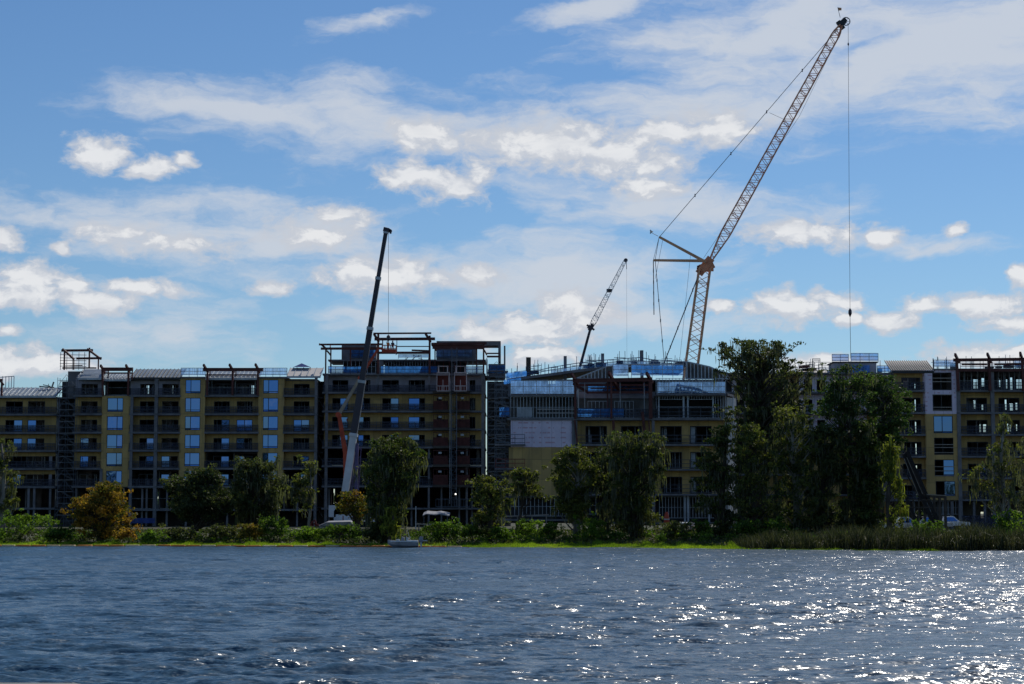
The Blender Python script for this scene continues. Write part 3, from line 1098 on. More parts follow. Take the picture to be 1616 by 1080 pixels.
    # hoist landings on the front of the block
    for i in range(6):
        y = ys[i + 1] if i else 620
        for xa, xb in ((684, 707), (719, 741)):
            mb = MB()
            Yh = b.Y - .35
            X, Z = b.at(Yh)
            yt, yb = ys[i] + 4.5, ys[i + 1] - 1.5
            if i == 0:
                continue
            for xx in np.linspace(xa, xb, 5):
                mb.box(X(xx) - .04, X(xx) + .04, Yh, Yh + .08, Z(yb), Z(yt))
            for yy in (yt, (yt + yb) / 2, yb):
                mb.box(X(xa), X(xb), Yh - .01, Yh + .07, Z(yy) - .06, Z(yy) + .06)
            mb.box(X(xa), X(xb), Yh + .03, Yh + .06, Z(yb) + .1, Z(yt + (yb - yt) * .35))
            g = obj('landing_gate', mb, M_GATE, b.root)
            pb = MB()
            pb.box(X(xa + 8), X(xa + 13), Yh - .03, Yh - .012, Z(yt + 5.5), Z(yt + 2.5))
            obj('floor_sign', pb, M_STUD, g)
        lb = MB()
        lb.box(b.X(683), b.X(742), b.Y - .5, b.Y - .02, b.Z(y + 1.2), b.Z(y - 2.6))
        obj('landing_edge', lb, M_WOOD, b.root)
    # blank grey block walls above the landings: first storey at the hoist
    X, Z = b.at(b.Y + .3)


def hoist():
    Y = 313.6
    base = P(716, 800, Y)
    t = thing('construction_hoist', 'tall grey hoist mast running up the front between two red cages', 'hoist', base)
    mast = MB()
    zt, zb = P(716, 549, Y).z, base.z
    xs = [P(712.5, 700, Y).x, P(720.5, 700, Y).x]
    for x in xs:
        for y in (Y, Y + .7):
            mast.box(x - .06, x + .06, y - .06, y + .06, zb, zt)
    z = zb
    f = 0
    while z < zt - .8:
        a, c = (xs[0], xs[1]) if f else (xs[1], xs[0])
        mast.beam((a, Y - .05, z), (c, Y - .05, z + .75), .05)
        mast.box(xs[0], xs[1], Y - .03, Y + .03, z - .03, z + .03)
        z += .75
        f = 1 - f
    obj('mast', mast, M_SCAF, t)
    cb = MB()
    cb.tube([(xs[0] - .25, Y - .2, zt - 6), (xs[0] - .25, Y - .2, zb + .5)], .04, 5)
    obj('power_cable', cb, M_STUD, t)
    for i in range(6):
        tb = MB()
        zz = P(0, 620 + i * 29.2, Y).z + .4
        tb.box(xs[0] - .1, xs[0] - .02, Y + .7, Y + 1.4, zz, zz + .1)
        tb.box(xs[1] + .02, xs[1] + .1, Y + .7, Y + 1.4, zz, zz + .1)
        obj('wall_tie', tb, M_SCAF, t)
    fb = MB()
    X0, X1 = P(688, 790, Y).x, P(742, 790, Y).x
    for k in range(12):
        x = X0 + (X1 - X0) * k / 11
        fb.box(x - .03, x + .03, Y - .8, Y - .74, P(0, 800, Y).z, P(0, 788, Y).z)
    for yy in (800, 788):
        zz = P(0, yy, Y).z
        fb.box(X0, X1, Y - .82, Y - .72, zz - .05, zz + .05)
    obj('base_fence', fb, M_SCAF, t)
    lb = MB()
    c = P(719, 780, Y - 1)
    bm = bmesh.new()
    lb.cyl(c, (0, 1, 0), .13, .16, 10)
    lp = obj('work_lamp', lb, M_EMIT, t)
    # cages
    for (xa, xb, lab) in ((690, 709, 'red hoist cage with pale frame left of the mast'), (717.5, 736.5, 'red hoist cage with pale frame right of the mast')):
        Yc = Y - .9
        p0, p1 = P(xa, 618, Yc), P(xb, 590, Yc)
        x0, x1, z0, z1 = p0.x, p1.x, p0.z, p1.z
        if xa < 700: x1 = min(x1, xs[0] - .15)
        else: x0 = max(x0, xs[1] - .3)
        cg = thing('hoist_cage', lab, 'hoist cage', ((x0 + x1) / 2, Yc, z0), 'cages on the hoist mast')
        fr = MB()
        for x in (x0, x1):
            for y in (Yc - 1.3, Yc):
                fr.box(x - .06, x + .06, y - .06, y + .06, z0, z1)
        xm = (x0 + x1) / 2
        for zz in (z0, z1, z0 + (z1 - z0) * .28, z0 + (z1 - z0) * .9):
            fr.box(x0, x1, Yc - 1.36, Yc - 1.28, zz - .06, zz + .06)
        fr.box(xm - .05, xm + .05, Yc - 1.37, Yc - 1.3, z0, z0 + (z1 - z0) * .62)
        for zz in (z0, z1, z0 + (z1 - z0) * .5):
            fr.box(x1 - .03, x1 + .03, Yc - 1.3, Yc, zz - .05, zz + .05)
        obj('frame', fr, M_HOISTW, cg)
        wb = MB()
        wb.box(x0 + .05, x1 - .05, Yc - .1, Yc - .04, z0 + .05, z1 - .05)
        wb.box(x0 + .02, x0 + .05, Yc - 1.2, Yc - .1, z0 + .05, z1 - .05)
        wb.box(x1 - .05, x1 - .035, Yc - 1.2, Yc - .1, z0 + .05, z0 + 1.3)
        obj('wall_panel', wb, M_HOIST, cg)
        rb = MB()
        rb.box(x0 - .05, x1 + .05, Yc - 1.4, Yc + .05, z1 + .02, z1 + .14)
        obj('roof', rb, M_HOISTW, cg)
        gb = MB()
        for k in range(6):
            x = x0 + (x1 - x0) * k / 5
            gb.box(x - .03, x + .03, Yc - 1.34, Yc - 1.29, z0 + .06, z0 + (z1 - z0) * .27)
        for x in (x0 + .25, x1 - .25):
            gb.box(x - .08, x + .08, Yc - 1.1, Yc - .9, z1 + .14, z1 + 1.25)
        gb.box(x0 + .1, x1 - .1, Yc - 1.1, Yc - .95, z1 + 1.1, z1 + 1.2)
        obj('gate', gb, M_HOISTW, cg)


def emit_mat():
    m = bpy.data.materials.new("lit_lamp")
    m.use_nodes = True
    w = NT(m.node_tree)
    e = w.node('ShaderNodeEmission')
    e.inputs[0].default_value = (1, .95, .85, 1)
    e.inputs[1].default_value = 3.0
    o = w.node('ShaderNodeOutputMaterial')
    w.l.new(e.outputs[0], o.inputs[0])
    return m


M_EMIT = emit_mat()


# ---- F: nearer block of studs and blue netting
def block_mid():
    b = Block('apartment_block', 'stud-walled block with curved blue railed roof deck and lilac board panel', 'building', 235, 985, depth=15)
    ys = [661.5, 702.5, 741.5, 781, 826]
    x0, x1 = 806, 1147
    cols = [(924, 958), (980, 1013), (1042, 1076), (1089, 1123)]

    def ops(i):
        return [(a, c, ys[i] + 11, ys[i + 1] - 1.5) for a, c in cols]
    for i in range(3):
        X, Z = b.at(b.Y + 1.5)
        cut_row(b.mb('wall', M_YEL), X, Z, b.Y + 1.5, b.Y + 1.7, 908, x1, ys[i] + 1.4, ys[i + 1] - 1.2, ops(i))
        for o in ops(i):
            b.window(*o, b.Y + 1.55, 'none', 'balcony_door', split=.28 if o[0] > 1080 else .66)
            if o[0] > 1080:
                X2, Z2 = b.at(b.Y + 2.0)
                b.mb('interior_wall', M_STUD).box(X2(o[0] + 1), X2(o[0] + 8), b.Y + 2, b.Y + 2.1, Z2(ys[i + 1] - 1.5), Z2(o[2]))
            else:
                X2, Z2 = b.at(b.Y + 3.0)
                for q in range(4):
                    xx = o[0] + b.rng.uniform(3, 30)
                    b.mb('interior_stud', M_STUD).box(X2(xx) - .04, X2(xx) + .04, b.Y + 3, b.Y + 3.1, Z2(ys[i + 1] - 1.5), Z2(o[2] - 5))
    # big board panel and blank yellow wall at the left
    X, Z = b.at(b.Y + .2)
    b.mb('wall', M_LIL).box(X(806), X(908), b.Y + .2, b.Y + .4, Z(706), Z(663))
    b.mb('wall', M_YEL).box(X(803), X(908), b.Y + .23, b.Y + .43, Z(783), Z(706))
    b.mb('wall', M_YEL).box(X(906.5), X(908), b.Y + .43, b.Y + 1.7, Z(783), Z(663))
    b.studs(806, 906, 784, 815, b.Y + .3, .5)
    b.studs(912, 940, 784, 812, b.Y + 1.6, .7)
    b.studs(1040, 1145, 784, 818, b.Y + 1.2, .38)
    for y in ys[1:4]:
        b.slab(908, 1149, y, t=1.4)
        b.rail(909, 1148, y, h=1.05, net=None, step=1.6, balusters=False)
    b.slab(800, 1149, 661.5, t=1.8)
    b.slab(908, 1149, 826, t=1.5)
    b.slab(785, 908, 821, t=1.3, m=M_CONC, y0=-2)
    b.slab(803, 908, 784, t=1.2)
    for y in (702.5, 741.5):
        b.slab(781, 829, y - (0 if y < 710 else 1), t=1.2, dep=1.4, y0=-.6)
        b.rail(782, 828, y, h=1.15, off=-.5, net=None, balusters=False, m=M_SCAF if y < 710 else M_HOIST)
    # storey 622..660 : stud walls
    b.studs(806, 908, 626, 660, b.Y + .3, .40)
    X, Z = b.at(b.Y + 1.0)
    for yy in (646, 652):
        b.mb('interior_wall', M_PALE).box(X(848), X(906), b.Y + 1.0, b.Y + 1.04, Z(yy + .8), Z(yy - .8))
    b.mb('interior_wall', M_STUD).box(X(816), X(840), b.Y + 1.2, b.Y + 1.3, Z(658), Z(643))
    b.slab(806, 908, 624.5, t=1.3)
    b.rail(806, 908, 623.5, h=1.6, net=M_BLUE2, off=.2, step=1.7, balusters=True, m=M_STUD)
    b.rail(788, 804, 660, h=1.2, net=M_BLUE, off=-.3, balusters=False, m=M_SCAF)
    b.rail(911, 985, 660, h=1.05, net=M_BLUE, off=.2, balusters=False)
    b.rail(985, 1036, 660, h=.95, net=M_NET, off=.2, balusters=False)
    b.rail(1038, 1140, 660, h=1.1, net=None, off=.2, balusters=False)
    # right part
    b.slab(1036, 1146, 623, t=1.3)
    b.rail(1038, 1145, 622, h=1.35, net=M_BLUE2, off=.15, step=1.35, balusters=True, m=M_STUD)
    b.studs(1036, 1146, 625, 660, b.Y + 1.2, .32, skip=[(1042, 1077), (1088, 1124)])
    b.studs(1042, 1077, 625, 631, b.Y + 1.25, .3, mid=False)
    b.studs(1088, 1124, 625, 631, b.Y + 1.25, .3, mid=False)
    for xx in (1040, 1079, 1086, 1126):
        b.column(xx, 624, 660, w=.18, off=1.0, m=M_STUD)
    b.studs(1036, 1146, 597, 621, b.Y + 2.0, .42)
    # white return wall at the right end, going back
    Ye = b.Y
    b.mb('side_wall', M_PALE).box(b.X(1146.5), b.X(1147.5), Ye + 1.4, Ye + 14.5, b.Z(826), b.Z(626))
    for yy in (661.5, 702.5, 741.5, 781):
        b.mb('side_beam', M_SLAB).box(b.X(1147.6), b.X(1148.5), Ye + .1, Ye + 14, b.Z(yy + 1.6), b.Z(yy - 1.6))
    cbm = b.mb('corner_wall', M_PALE)
    for (za, zb) in ((626, 659), (664, 700), (705, 739), (744, 779), (784, 826)):
        xa, xb = b.X(1148.5), b.X(1162, b.Y + 3.2)
        cbm.prism([(xa, b.Y + 1.4, b.Z(zb)), (xb, b.Y + 4.4, b.Z(zb)), (xb, b.Y + 4.4, b.Z(za)), (xa, b.Y + 1.4, b.Z(za))], (.12, -.12, 0))
    for yy in (623, 661.5, 702.5, 741.5, 781, 826):
        b.mb('corner_slab', M_SLAB).prism([(b.X(1149), b.Y, b.Z(yy + 1.5)), (b.X(1163), b.Y + 3, b.Z(yy + 1.5)), (b.X(1163), b.Y + 9, b.Z(yy + 1.5)), (b.X(1149), b.Y + 9, b.Z(yy + 1.5))], (0, 0, .28))
    for x, yy in ((1161, 3.3),):
        b.mb('corner_post', M_WHITE).box(b.X(x), b.X(x + 2.0), b.Y + yy - .3, b.Y + yy + .1, b.Z(700), b.Z(624))  # white colour stands in for sunlight on this narrow corner
    # inner walls and terrace back wall
    X, Z = b.at(b.Y + 5)
    b.mb('interior_wall', M_INT).box(X(806), X(1034), b.Y + 5, b.Y + 5.2, Z(661), Z(617))
    b.mb('interior_wall', M_PALE).box(X(910), X(912), b.Y + .6, b.Y + 4.9, Z(660), Z(618))
    b.mb('interior_wall', M_GREYW).box(X(912), X(1034), b.Y + 4.7, b.Y + 4.95, Z(629), Z(619))
    b.mb('interior_wall', M_DARK).box(X(1036), X(1146), b.Y + 7, b.Y + 7.2, Z(826), Z(600))
    b.mb('interior_wall', M_DARK).box(X(806), X(1036), b.Y + 7.3, b.Y + 7.5, Z(826), Z(661))
    b.studs(928, 958, 633, 660, b.Y + 4.4, .5)
    b.studs(970, 1000, 633, 660, b.Y + 4.4, .45)
    b.rail(928, 1024, 620, h=.9, net=M_BLUE, off=4.6, balusters=False)
    for x in (909, 1031, 905):
        b.column(x, 664, 830, w=.35, off=.0, m=M_CONC)
    for x in (1080, 1085, 1118):
        b.column(x, 782, 830, w=.22, off=.8, m=M_STUD)
    # pergola
    b.steel('roof_pergola', [((904, 601, -.3), (1030, 599, -.3), .6), ((908, 661, -.1), (908, 597, -.1), .5), ((965, 661, -.1), (965, 598, -.1), .42), ((1027, 661, -.1), (1027, 596, -.1), .75),
                             ((902, 590, -1.4), (912, 606, .6), .45), ((961, 588, -1.4), (977, 615, 2.6), .5), ((1021, 589, -1.4), (1030, 604, .6), .5), ((913, 608, 2.6), (1024, 608, 2.6), .35), ((926, 619.5, 2.6), (1024, 619.5, 2.6), .38), ((905, 606, 0), (927, 619, 2.6), .35),
                             ((959, 660, 2.6), (959, 600, 2.6), .24), ((1016, 622, 2.6), (1016, 600, 2.6), .2), ((932, 613.5, 2.6), (1014, 613.5, 2.6), .14)])
    b.steel('terrace_prop', [((x, 660, 1.4), (x, 604, 1.4), .09) for x in (923, 979, 1017)], m=M_STUD)
    b.steel('front_post', [((907, 663, -.15), (911, 700, -.15), .35), ((968, 663, -.15), (969, 700, -.15), .55), ((1014, 650, -.15), (1019, 700, -.15), .6), ((1024, 663, -.15), (1026, 690, -.15), .3)])
    # curved roof deck
    Yd = b.Y + 10
    pts = [(800, 598), (830, 594), (870, 589), (910, 583.5), (950, 579), (985, 576), (1010, 574.5), (1030, 577), (1060, 579), (1080, 580)]
    mb = MB()
    rl = MB()
    rpts = [(x, y - (9 if x > 868 else 4.5) - (1 if 900 < x < 1020 else 0)) for x, y in pts]
    for k in range(len(pts) - 1):
        a0, a1 = pts[k], pts[k + 1]
        pa, pb = P(a0[0], a0[1], Yd), P(a1[0], a1[1], Yd)
        mb.prism([pa, pb, pb + Vector((0, 0, -.35)), pa + Vector((0, 0, -.35))], (0, 10, 0))
        ra, rb_ = P(*rpts[k], Yd), P(*rpts[k + 1], Yd)
        for f in (0, .45):
            rl.beam(ra.lerp(pa, f), rb_.lerp(pb, f), .09)
        n = 4
        for q in range(n):
            u = q / n
            lo, hi = pa.lerp(pb, u), ra.lerp(rb_, u)
            ex = b.rng.random() < .3
            rl.beam(lo, hi + Vector((0, 0, .9 if ex else 0)), .07)
    obj('curved_roof_deck', mb, M_CONC, b.root)
    rr = obj('roof_railing', rl, mat("blue_rail_paint", (.07, .12, .24), .5, .3), b.root)
    nb = MB()
    for k in range(len(pts) - 1):
        if k == 1:
            continue
        pa, pb = P(*pts[k], Yd + .1), P(*pts[k + 1], Yd + .1)
        h = .35 if k > 1 else .8
        nb.quad(pa, pb, pb + Vector((0, .05, h)), pa + Vector((0, .05, h)))
    obj('debris_net', nb, M_BLUE2, rr)
    X, Z = b.at(b.Y + 10.3)
    cut_row(b.mb('upper_wall', M_CONC), X, Z, b.Y + 10.3, b.Y + 10.6, 802, 1030, 599, 626, [(865, 870, 598.5, 606), (872, 877, 598.5, 606)] + [(x, x + 1.6, 600.5, 604) for x in (844, 847, 829)])
    b.mb('upper_wall', M_DARK).box(b.X(1030), b.X(1147), b.Y + 7.6, b.Y + 7.9, b.Z(626), b.Z(596))
    b.mb('upper_wall', M_DARK).box(b.X(960), b.X(1036), b.Y + 5.3, b.Y + 5.6, b.Z(617), b.Z(599.5))
    for xa, ya in ((834, 564), (892, 562), (951, 558), (1013, 553)):
        cbm = MB()
        Yc = Yd + 1.5
        q = P(xa, ya, Yc)
        w = .62 if xa == 834 else .4
        cbm.box(q.x - w / 2, q.x + w / 2, Yc, Yc + w, P(xa, 612, Yc).z, q.z)
        obj('column_stub', cbm, M_BARK if xa == 834 else M_CONC, b.root)
    # hipped stud gables
    for pl in ([(908, 598), (967, 598), (967, 577.5), (958, 578.5)], [(1082, 598), (1150, 598), (1146, 590), (1120, 579), (1084, 571)]):
        Yg = b.Y + 3.0
        q = [P(x, y, Yg) for x, y in pl]
        gb = MB()
        n = len(q)
        for k in range(n):
            gb.beam(q[k], q[(k + 1) % n], .14)
        xa, xb = q[0].x, q[1].x
        x = xa + .2
        top = sorted(q[2:] + [q[0], q[1]], key=lambda v: v.x)
        xs_ = [v.x for v in top]
        zs_ = [v.z for v in top]
        while x < xb:
            zt = float(np.interp(x, xs_, zs_))
            if zt > q[0].z + .1:
                gb.beam((x, Yg, q[0].z), (x, Yg, zt), .11)
            x += .45
        obj('stud_gable', gb, M_STUD, b.root)
        bb = MB()
        bb.prism([v + Vector((0, .3, 0)) for v in q], (0, .15, 0))
        obj('gable_back', bb, M_INT, b.root)
    b.rail(997, 1079, 595, h=1.35, net=M_BLUE, off=3.4, balusters=False, m=M_STUD)
    b.rail(968, 992, 596, h=1.5, net=M_BLUE2, off=3.2, balusters=False, m=M_STUD)
    b.rail(984, 1080, 582, h=.75, net=None, off=5.0, balusters=True, m=M_STUD)
    b.slab(962, 1146, 598.5, t=1.0, y0=2.2, dep=10)
    # green-blue netting over the top-left corner of the deck
    nb = MB()
    for (x, y, w_, h_) in ((798, 590, 34, 8), (795, 600, 28, 7)):
        p = P(x, y, Yd - 2)
        nb.quad(p, p + Vector((w_ * .079, 0, .35)), p + Vector((w_ * .079, .2, .35 - h_ * .079)), p + Vector((0, .2, -h_ * .079)))
    obj('debris_net', nb, M_BLUE, b.root)
    b.flush()


# ---- G: curved block seen through the trees
def block_back():
    b = Block('apartment_block', 'pale curved block mostly hidden behind the tall oak and pine', 'building', 285, 1290, depth=12)
    ys = [590, 622, 654, 686, 718, 750, 782, 832]
    x0, x1 = 1142, 1425
    rng = random.Random(11)
    segs = [(1142, 1176, 0, M_LIL), (1176, 1212, 0, M_LIL), (1212, 1262, -1.5, M_YEL), (1262, 1310, -3, M_LIL), (1310, 1368, -3, M_LIL), (1368, 1425, -1.5, M_YEL)]
    for i in range(len(ys) - 1):
        for (a, c, dy, m) in segs:
            Yw = b.Y + 1.5 + dy
            X, Z = b.at(Yw)
            mm = m if i in (0, 1, 2) else M_YEL
            mid = (a + c) / 2
            cut_row(b.mb('wall', mm), X, Z, Yw, Yw + .2, a, c, ys[i] + 1, ys[i + 1] - 1, [(mid - 16, mid - 3, ys[i] + 9, ys[i + 1] - 1.5), (mid + 4, mid + 17, ys[i] + 9, ys[i + 1] - 1.5)])
        b.slab(x0, x1, ys[i + 1], t=1.4, y0=-3.2)
        if i in (1, 2, 3):
            b.rail(1225, 1300, ys[i + 1], off=-3.1, net=None, m=M_STUD)
    b.mb('rear_wall', M_DARK).box(b.X(x0), b.X(x1), b.Y + 6, b.Y + 6.3, b.Z(832), b.Z(594))
    b.slab(1142, 1425, 592, t=1.3, y0=-3.2)
    b.roof(1262, 1312, 583, 591, back=4, rib=1.2, m=M_PALE)
    # railed lift head
    X, Z = b.at(b.Y + 1)
    b.mb('lift_head', M_GREYW).box(X(1318), X(1385), b.Y + 1, b.Y + 6, Z(592), Z(573))
    b.mb('lift_head', M_WOOD).box(X(1316), X(1387), b.Y + .8, b.Y + 6.2, Z(573), Z(571))
    b.mb('lift_head', M_BLUE2).box(X(1345), X(1374), b.Y + .7, b.Y + .72, Z(588), Z(577))
    b.rail(1315, 1341, 572, h=1.05, off=.85, net=M_BLUE, balusters=False)
    b.rail(1345, 1388, 571.5, h=1.15, off=.85, net=M_BLUE, balusters=False)
    b.rail(1386, 1410, 589, h=.95, off=.9, net=M_BLUE, balusters=False)
    b.rail(1262, 1312, 584, h=1.0, off=2.0, net=None, balusters=False, m=M_SCAF)
    b.rail(1284, 1296, 572, h=.4, off=2.0, net=None, balusters=False, m=M_SCAF)
    b.steel('roof_post', [((x, 586, 2), (x, y, 2), .09) for x, y in ((1285, 570), (1294, 569), (1391, 569), (1403, 574), (1312, 576))], m=M_SCAF)
    b.steel('roof_beam', [((1262, 580, -.3), (1279, 578, -.3), .5), ((1280, 584, 0), (1290, 583, 0), .5)])
    b.flush()


# ---- H: right-hand block
def block_right():
    b = Block('apartment_block', 'yellow block with lilac boarded bay and red steel pergola at right photo edge', 'building', 263, 1530, depth=13)
    ys = [584, 617, 652, 686.5, 721, 755, 789.5]
    X, Z = b.at(b.Y + 1.6)
    cols = [(1424, 1454), (1526, 1559), (1577, 1610), (1636, 1668)]

    def ops(i):
        return [(a, c, ys[i] + (11 if i else 12), ys[i + 1] - 1.5) for a, c in cols]

    def rear(i):
        r = [(1444.5, 1453.5, ys[i] + 14 + (8 if i == 0 else 0), ys[i + 1] - 4)]
        if i == 0:
            r += [(1538, 1545, 599, 614), (1551, 1556, 597, 610), (1578, 1581, 600, 611), (1589, 1592, 599, 614), (1595, 1600, 596, 615), (1606, 1615, 599, 614)]
        if i == 1:
            r += [(1537, 1541, 632, 645), (1550, 1553, 639, 647), (1587, 1590, 631, 647), (1594, 1600, 637, 648), (1604, 1607, 636, 647)]
        if i in (2, 3):
            r += [(1546, 1549, 670 + 34 * (i - 2), 682 + 34 * (i - 2)), (1552, 1557, 670 + 34 * (i - 2), 682 + 34 * (i - 2)), (1590, 1597, 669 + 34 * (i - 2), 681 + 34 * (i - 2)), (1604, 1606, 670 + 34 * (i - 2), 680 + 34 * (i - 2))]
        return r
    facade_rows(b, 1412, 1462, ys, ops, lambda i: M_YEL, rec=1.6, rear_ops=rear)
    facade_rows(b, 1512, 1690, ys, ops, lambda i: None if i == 0 else M_YEL, rec=1.6, rear_ops=rear)
    # projecting bay
    X, Z = b.at(b.Y + .2)
    bayw = [(1473, 1503.5, 588, 616), (1473, 1503.5, 622.5, 649), (1473.5, 1504, 656.5, 684), (1474, 1504.5, 691, 718), (1474, 1505, 725.5, 752), (1475, 1506, 759.5, 783)]
    yy = [584, 619, 653.5, 687, 721, 755, 789.5]
    for i, o in enumerate(bayw):
        cut_row(b.mb('wall', M_LIL if i < 2 else M_YEL), X, Z, b.Y + .2, b.Y + .45, 1461, 1511, yy[i], yy[i + 1], [o])
        fr = b.window(*o, b.Y + .3, ('none', 'none', 'full', 'none', 'right', 'right')[i], 'window', split=.45, bar=.9)
        if i in (0, 1, 3, 4):
            gb = MB()
            Y2 = b.Y + .15
            X2, Z2 = b.at(Y2)
            for q in ((.3, .5), (.0, .75, .93), (), (.38, .55, .85), (.4, .65, .95))[i]:
                z = Z2(o[2] + (o[3] - o[2]) * q + .6)
                gb.box(X2(o[0]), X2(o[1]), Y2 - .03, Y2 + .02, z - .05, z + .05)
            if gb.v:
                obj('barrier_board', gb, M_WOODL, fr)
    for xx in (1461, 1510):
        b.mb('wall', M_YEL).box(X(xx), X(xx + 1), b.Y + .45, b.Y + 1.8, Z(789), Z(653.5))
        b.mb('wall', M_LIL).box(X(xx), X(xx + 1), b.Y + .45, b.Y + 1.8, Z(653.5), Z(584))
    b.mb('rear_wall', M_DARK).box(b.X(1461), b.X(1511), b.Y + 6, b.Y + 6.2, b.Z(789), b.Z(586))
    for y in ys[1:]:
        b.slab(1412, 1461, y, t=1.5)
        b.slab(1511, 1690, y, t=1.5)
        b.slab(1461, 1511, y, t=1.2, y0=.5)
    for i in range(6):
        b.rail(1413, 1460, ys[i + 1], net=M_NET, h=1.05)
        b.rail(1512, 1688, ys[i + 1], net=M_NET, h=1.05)
        for k, o in enumerate(ops(i)):
            if i == 0 and k:
                continue
            b.window(*o, b.Y + 1.65, 'right' if (k, i) in ((1, 4),) else 'none', 'balcony_door')
    b.studs(1514, 1566, 586, 616, b.Y + 1.8, .9)
    b.studs(1570, 1620, 586, 616, b.Y + 1.8, .75)
    b.studs(1516, 1616, 586, 616, b.Y + 6, .6)
    b.slab(1511, 1690, 583, t=1.2)
    partitions(b, (1413, 1512), 585, 789)
    partitions(b, (1568, 1622), 687, 789, y0=2.0)
    for x in (1514, 1568, 1621):
        b.column(x, 584, 832, w=.5, off=.05)
    b.column(1463, 789, 836, w=.4)
    for x in (1440, 1480, 1500, 1535, 1552, 1590):
        b.column(x, 790, 836, w=.32, off=.5)
    b.studs(1462, 1510, 791, 812, b.Y + .9, .35)
    b.slab(1405, 1690, 838, t=1.2, name='ground_slab')
    b.mb('interior_wall', M_INT).box(b.X(1470), b.X(1505), b.Y + 3, b.Y + 3.2, b.Z(838), b.Z(795))
    Yr = b.Y + b.depth - .3
    X, Z = b.at(Yr)
    cut_row(b.mb('rear_wall', M_INT), X, Z, Yr, Yr + .2, 1410, 1690, 790, 838, [(1418, 1424, 800, 826), (1436, 1448, 806, 815), (1452, 1458, 803, 822), (1512, 1516, 806, 826), (1545, 1551, 808, 818), (1562, 1580, 806, 812), (1592, 1598, 804, 820)])
    b.roof(1409, 1476, 570, 586, rib=.30, m=M_PALE, bare=1)
    b.slab(1476, 1511, 583, t=1.0)
    b.rail(1476, 1511, 581, h=.95, off=.4, net=M_BLUE2, balusters=False)
    b.steel('corner_post', [((1475, 582, .4), (1475, 566, .4), .16), ((1496, 582, .4), (1496, 568, .4), .10)], m=M_SCAF)
    b.steel('roof_pergola', [((1507, 568.5, -.4), (1690, 566.5, -.4), .55), ((1514, 617, -.2), (1512, 568, -.2), .6), ((1564, 617, -.2), (1563, 566, -.2), .6), ((1617, 617, -.2), (1616, 566, -.2), .6),
                             ((1510, 559.5, -1.4), (1516, 572, .6), .5), ((1561, 558.5, -1.4), (1567, 572, .6), .5), ((1613, 557, -1.4), (1618, 572, .6), .5),
                             ((1520, 575.5, 2), (1560, 575.5, 2), .3), ((1572, 575.5, 2), (1620, 575, 2), .3), ((1515, 584.5, -.2), (1616, 584.5, -.2), .45)])
    b.rail(1518, 1612, 582, h=1.1, off=1.2, net=None, balusters=False)
    b.rail(1602, 1620, 582, h=1.1, off=2.2, net=M_BLUE2, balusters=False)
    b.flush()


def roof_clutter():
    """starter bars, poles and stacked material on the open roofs, each roof one cluttered row of loose poles per block"""
    for blk, Y, spans in (('stud-walled', 245.5, ((815, 594, 900, 584, 16), (905, 583, 1008, 574, 26), (1020, 576, 1082, 580, 16))),
                          ('pale curved', 287, ((1262, 586, 1312, 585, 12), (1388, 588, 1412, 588, 5))),
                          ('right-hand', 266, ((1478, 582, 1510, 582, 9), (1520, 582, 1612, 581, 22))),
                          ('hoist', 321, ((518, 541, 590, 541, 0), (770, 590, 797, 590, 9)))):
        rng = random.Random(len(blk))
        rt = [o for o in bpy.data.objects if o.get('category') == 'building' and blk.split('-')[0].split()[0] in o['label']]
        rt = rt[0] if rt else None
        for (x0, y0, x1, y1, n) in spans:
            for i in range(n):
                u = rng.random()
                x, y = x0 + (x1 - x0) * u, y0 + (y1 - y0) * u
                a = P(x, y, Y)
                h = rng.uniform(.5, 1.9)
                mb = MB()
                mb.beam(a - Vector((0, 0, .3)), a + Vector((rng.uniform(-.12, .12), 0, h)), .06)
                if rng.random() < .35:
                    L = rng.uniform(.8, 2.4)
                    mb.beam(a + Vector((-L / 2, .02, h * .55)), a + Vector((L / 2, .02, h * .55 + rng.uniform(-.1, .1))), .06)
                if rng.random() < .22:
                    w_ = rng.uniform(.5, 1.4)
                    mb.box(a.x - w_ / 2, a.x + w_ / 2, Y - .3, Y + .3, a.z, a.z + rng.uniform(.25, .8))
                obj('loose_pole', mb, rng.choice((M_SCAF, M_STUD, M_SCAF, M_RAIL)), rt)


block_edge()
block_left()
gaps()
block_centre()
hoist()
block_mid()
block_back()
block_right()
roof_clutter()

# ------------------------------------------------------------------ cranes


def lattice(p0, p1, w0, w1, nb, cr, lr, side=None, taper0=0.0, taper1=0.0):
    """square lattice mast from p0 to p1; tapers to a point over the given end fractions"""
    p0, p1 = Vector(p0), Vector(p1)
    d = (p1 - p0).normalized()
    s = Vector(side) if side else Vector((0, 1, 0))
    x = d.cross(s).normalized()
    y = x.cross(d).normalized()
    ch, la = MB(), MB()

    def wid(t):
        w = w0 + (w1 - w0) * t
        if taper0 and t < taper0: w *= .22 + .78 * t / taper0
        if taper1 and t > 1 - taper1: w *= .3 + .7 * (1 - t) / taper1
        return w

    def c(t, k):
        w = wid(t) / 2
        sx, sy = ((-1, -1), (1, -1), (1, 1), (-1, 1))[k]
        return p0.lerp(p1, t) + x * sx * w + y * sy * w
    for k in range(4):
        for i in range(nb):
            ch.beam(c(i / nb, k), c((i + 1) / nb, k), cr)
    for i in range(nb):
        a, b = i / nb, (i + 1) / nb
        for k in range(4):
            k2 = (k + 1) % 4
            if i % 2: la.beam(c(a, k), c(b, k2), lr)
            else: la.beam(c(a, k2), c(b, k), lr)
            if i % 4 == 0:
                la.beam(c(a, k), c(a, k2), lr)
    return ch, la


